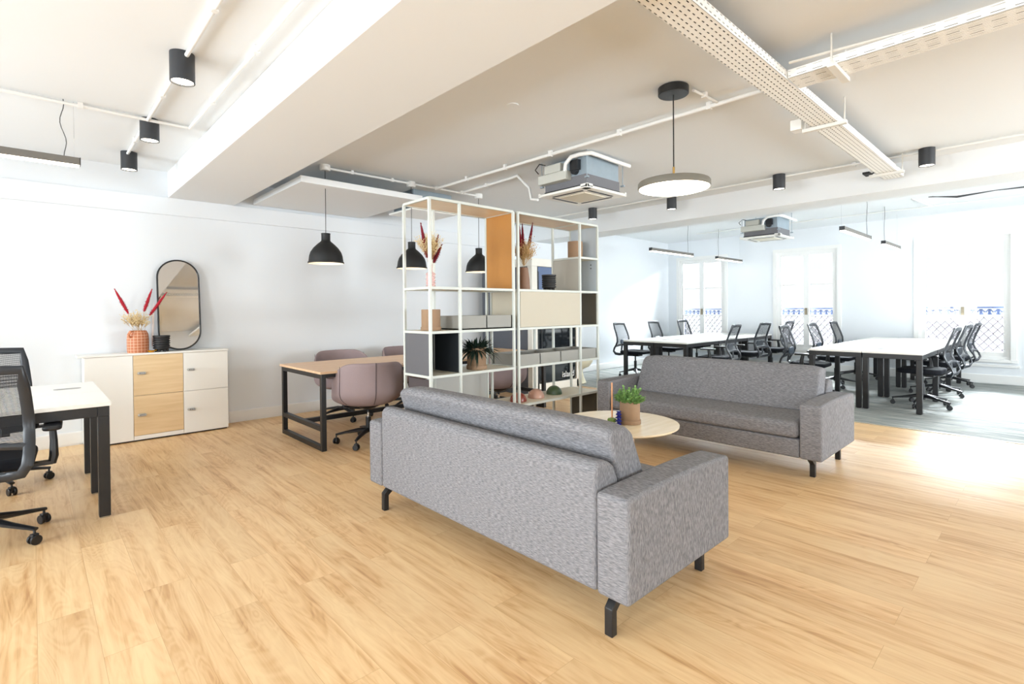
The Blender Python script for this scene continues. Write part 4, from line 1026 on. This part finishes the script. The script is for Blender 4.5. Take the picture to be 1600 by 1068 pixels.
for k in range(10): b.tube([(x0+.012+.0205*k, t0-.01, zt+.0145), (x0+.012+.0205*k, YB+.03, zt+.0145)], .0098, 6)
b.obj('slot_shade_strand', CABD_SHADE, t)  # dark layer added under the white cables as shade behind the slots
for y in (.88, -.6, -2.2):
    b = B().box((x0-.05, y-.02, zt-.022), (x1+.05, y+.02, zt+.003)).cyl((x0-.035, y, zt-.02), (x0-.035, y, ZC-.001), .005, 8).cyl((x1+.035, y, zt-.02), (x1+.035, y, ZC-.001), .005, 8)
    b.obj('bracket', CABW, t)

def conduit(label, pts, r, clips, z=ZC, name='conduit'):
    t = thing(name, label, 'conduit', (0, 0, 0)); B().tube(pts, r, 10).obj('pipe', TRIMW, t, smooth=True)
    for (x, y) in clips: B().box((x-.016, y-.016, pts[0][2]-r-.004), (x+.016, y+.016, z-.001)).obj('clip', TRIMW, t)
    return t
zc = ZC-.026
conduit('white conduit running through the left row of spotlights', [(.69, 6.10, zc), (.69, YB, zc)], .013, [(.69, 4.3), (.69, 2.9), (.69, 5.6)])
conduit('white conduit beside the left ceiling beam', [(.975, 4.93, zc), (.975, YB, zc)], .013, [(.975, 4.2), (.975, 3.2), (.975, 2.2)])
conduit('white conduit crossing the ceiling above the left strip light', [(XB, 4.93, zc), (.975, 4.93, zc)], .013, [(-.6, 4.93), (.28, 4.93)])
conduit('white conduit linking the three black bell pendants', [(2.33, 5.34, zc), (4.36, 5.32, zc)], .014, [(2.6, 5.34), (3.1, 5.34), (3.72, 5.33), (4.1, 5.32)])
conduit('long white conduit running over the near air unit towards the perforated tray', [(3.70, 5.30, zc-.01), (3.72, 4.0, zc-.01), (3.745, 1.36, zc-.01)], .016, [(3.705, 4.7), (3.715, 4.05), (3.722, 3.4), (3.73, 2.6), (3.742, 1.8)])
conduit('white conduit bending down to the near air unit', [(4.1, 5.28, zc), (4.08, 4.35, zc), (4.06, 4.22, zc), (4.03, 4.0, 2.66), (3.99, 3.93, 2.52), (4.0, 3.84, 2.50)], .015, [(4.09, 4.8)])
conduit('thin white conduit in front of the long ceiling beam', [(6.5, YB+.02, zc), (6.47, .88, zc), (6.42, 2.24, zc), (6.36, 4.9, zc), (6.34, YW-.02, zc)], .011, [(6.47, 1.5), (6.39, 3.2)])
conduit('thin white conduit beside the disc pendant ceiling rose', [(3.40, 1.75, zc), (3.73, 1.73, zc)], .010, [(3.55, 1.74)])
conduit('thin white conduit across the ceiling above the bench desks', [(10.6, 5.4, ZC2-.02), (10.62, YB, ZC2-.02)], .009, [(10.61, 3.4), (10.62, 1.2)], ZC2)
conduit('thin white conduit crossing towards the windows beyond the beam', [(9.64, 1.5, ZC2-.02), (10.60, 1.4, ZC2-.02)], .009, [(10.0, 1.46)], ZC2)
t = thing('loose_cable', 'loose grey cables sagging under the ceiling beyond the beam at right', 'cable', (0, 0, 0))
b = B()
for k in range(3): b.tube([(9.75, 1.32-.02*k, ZC2-.01), (9.78, 1.0, ZC2-.045-.01*k), (9.8, .6, ZC2-.03), (9.8, 0, ZC2-.05+.01*k), (9.8, -1, ZC2-.03), (9.8, YB, ZC2-.03)], .006, 6)
b.obj('strand', mat('grey_cord', (70, 70, 72), .6), t)
t = tag(B().cyl((2.68, 2.83, ZC-.006), (2.68, 2.83, ZC), .045, 24).obj('ceiling_cover', CEIL), 'small round white blanking plate on the ceiling', 'ceiling plate')
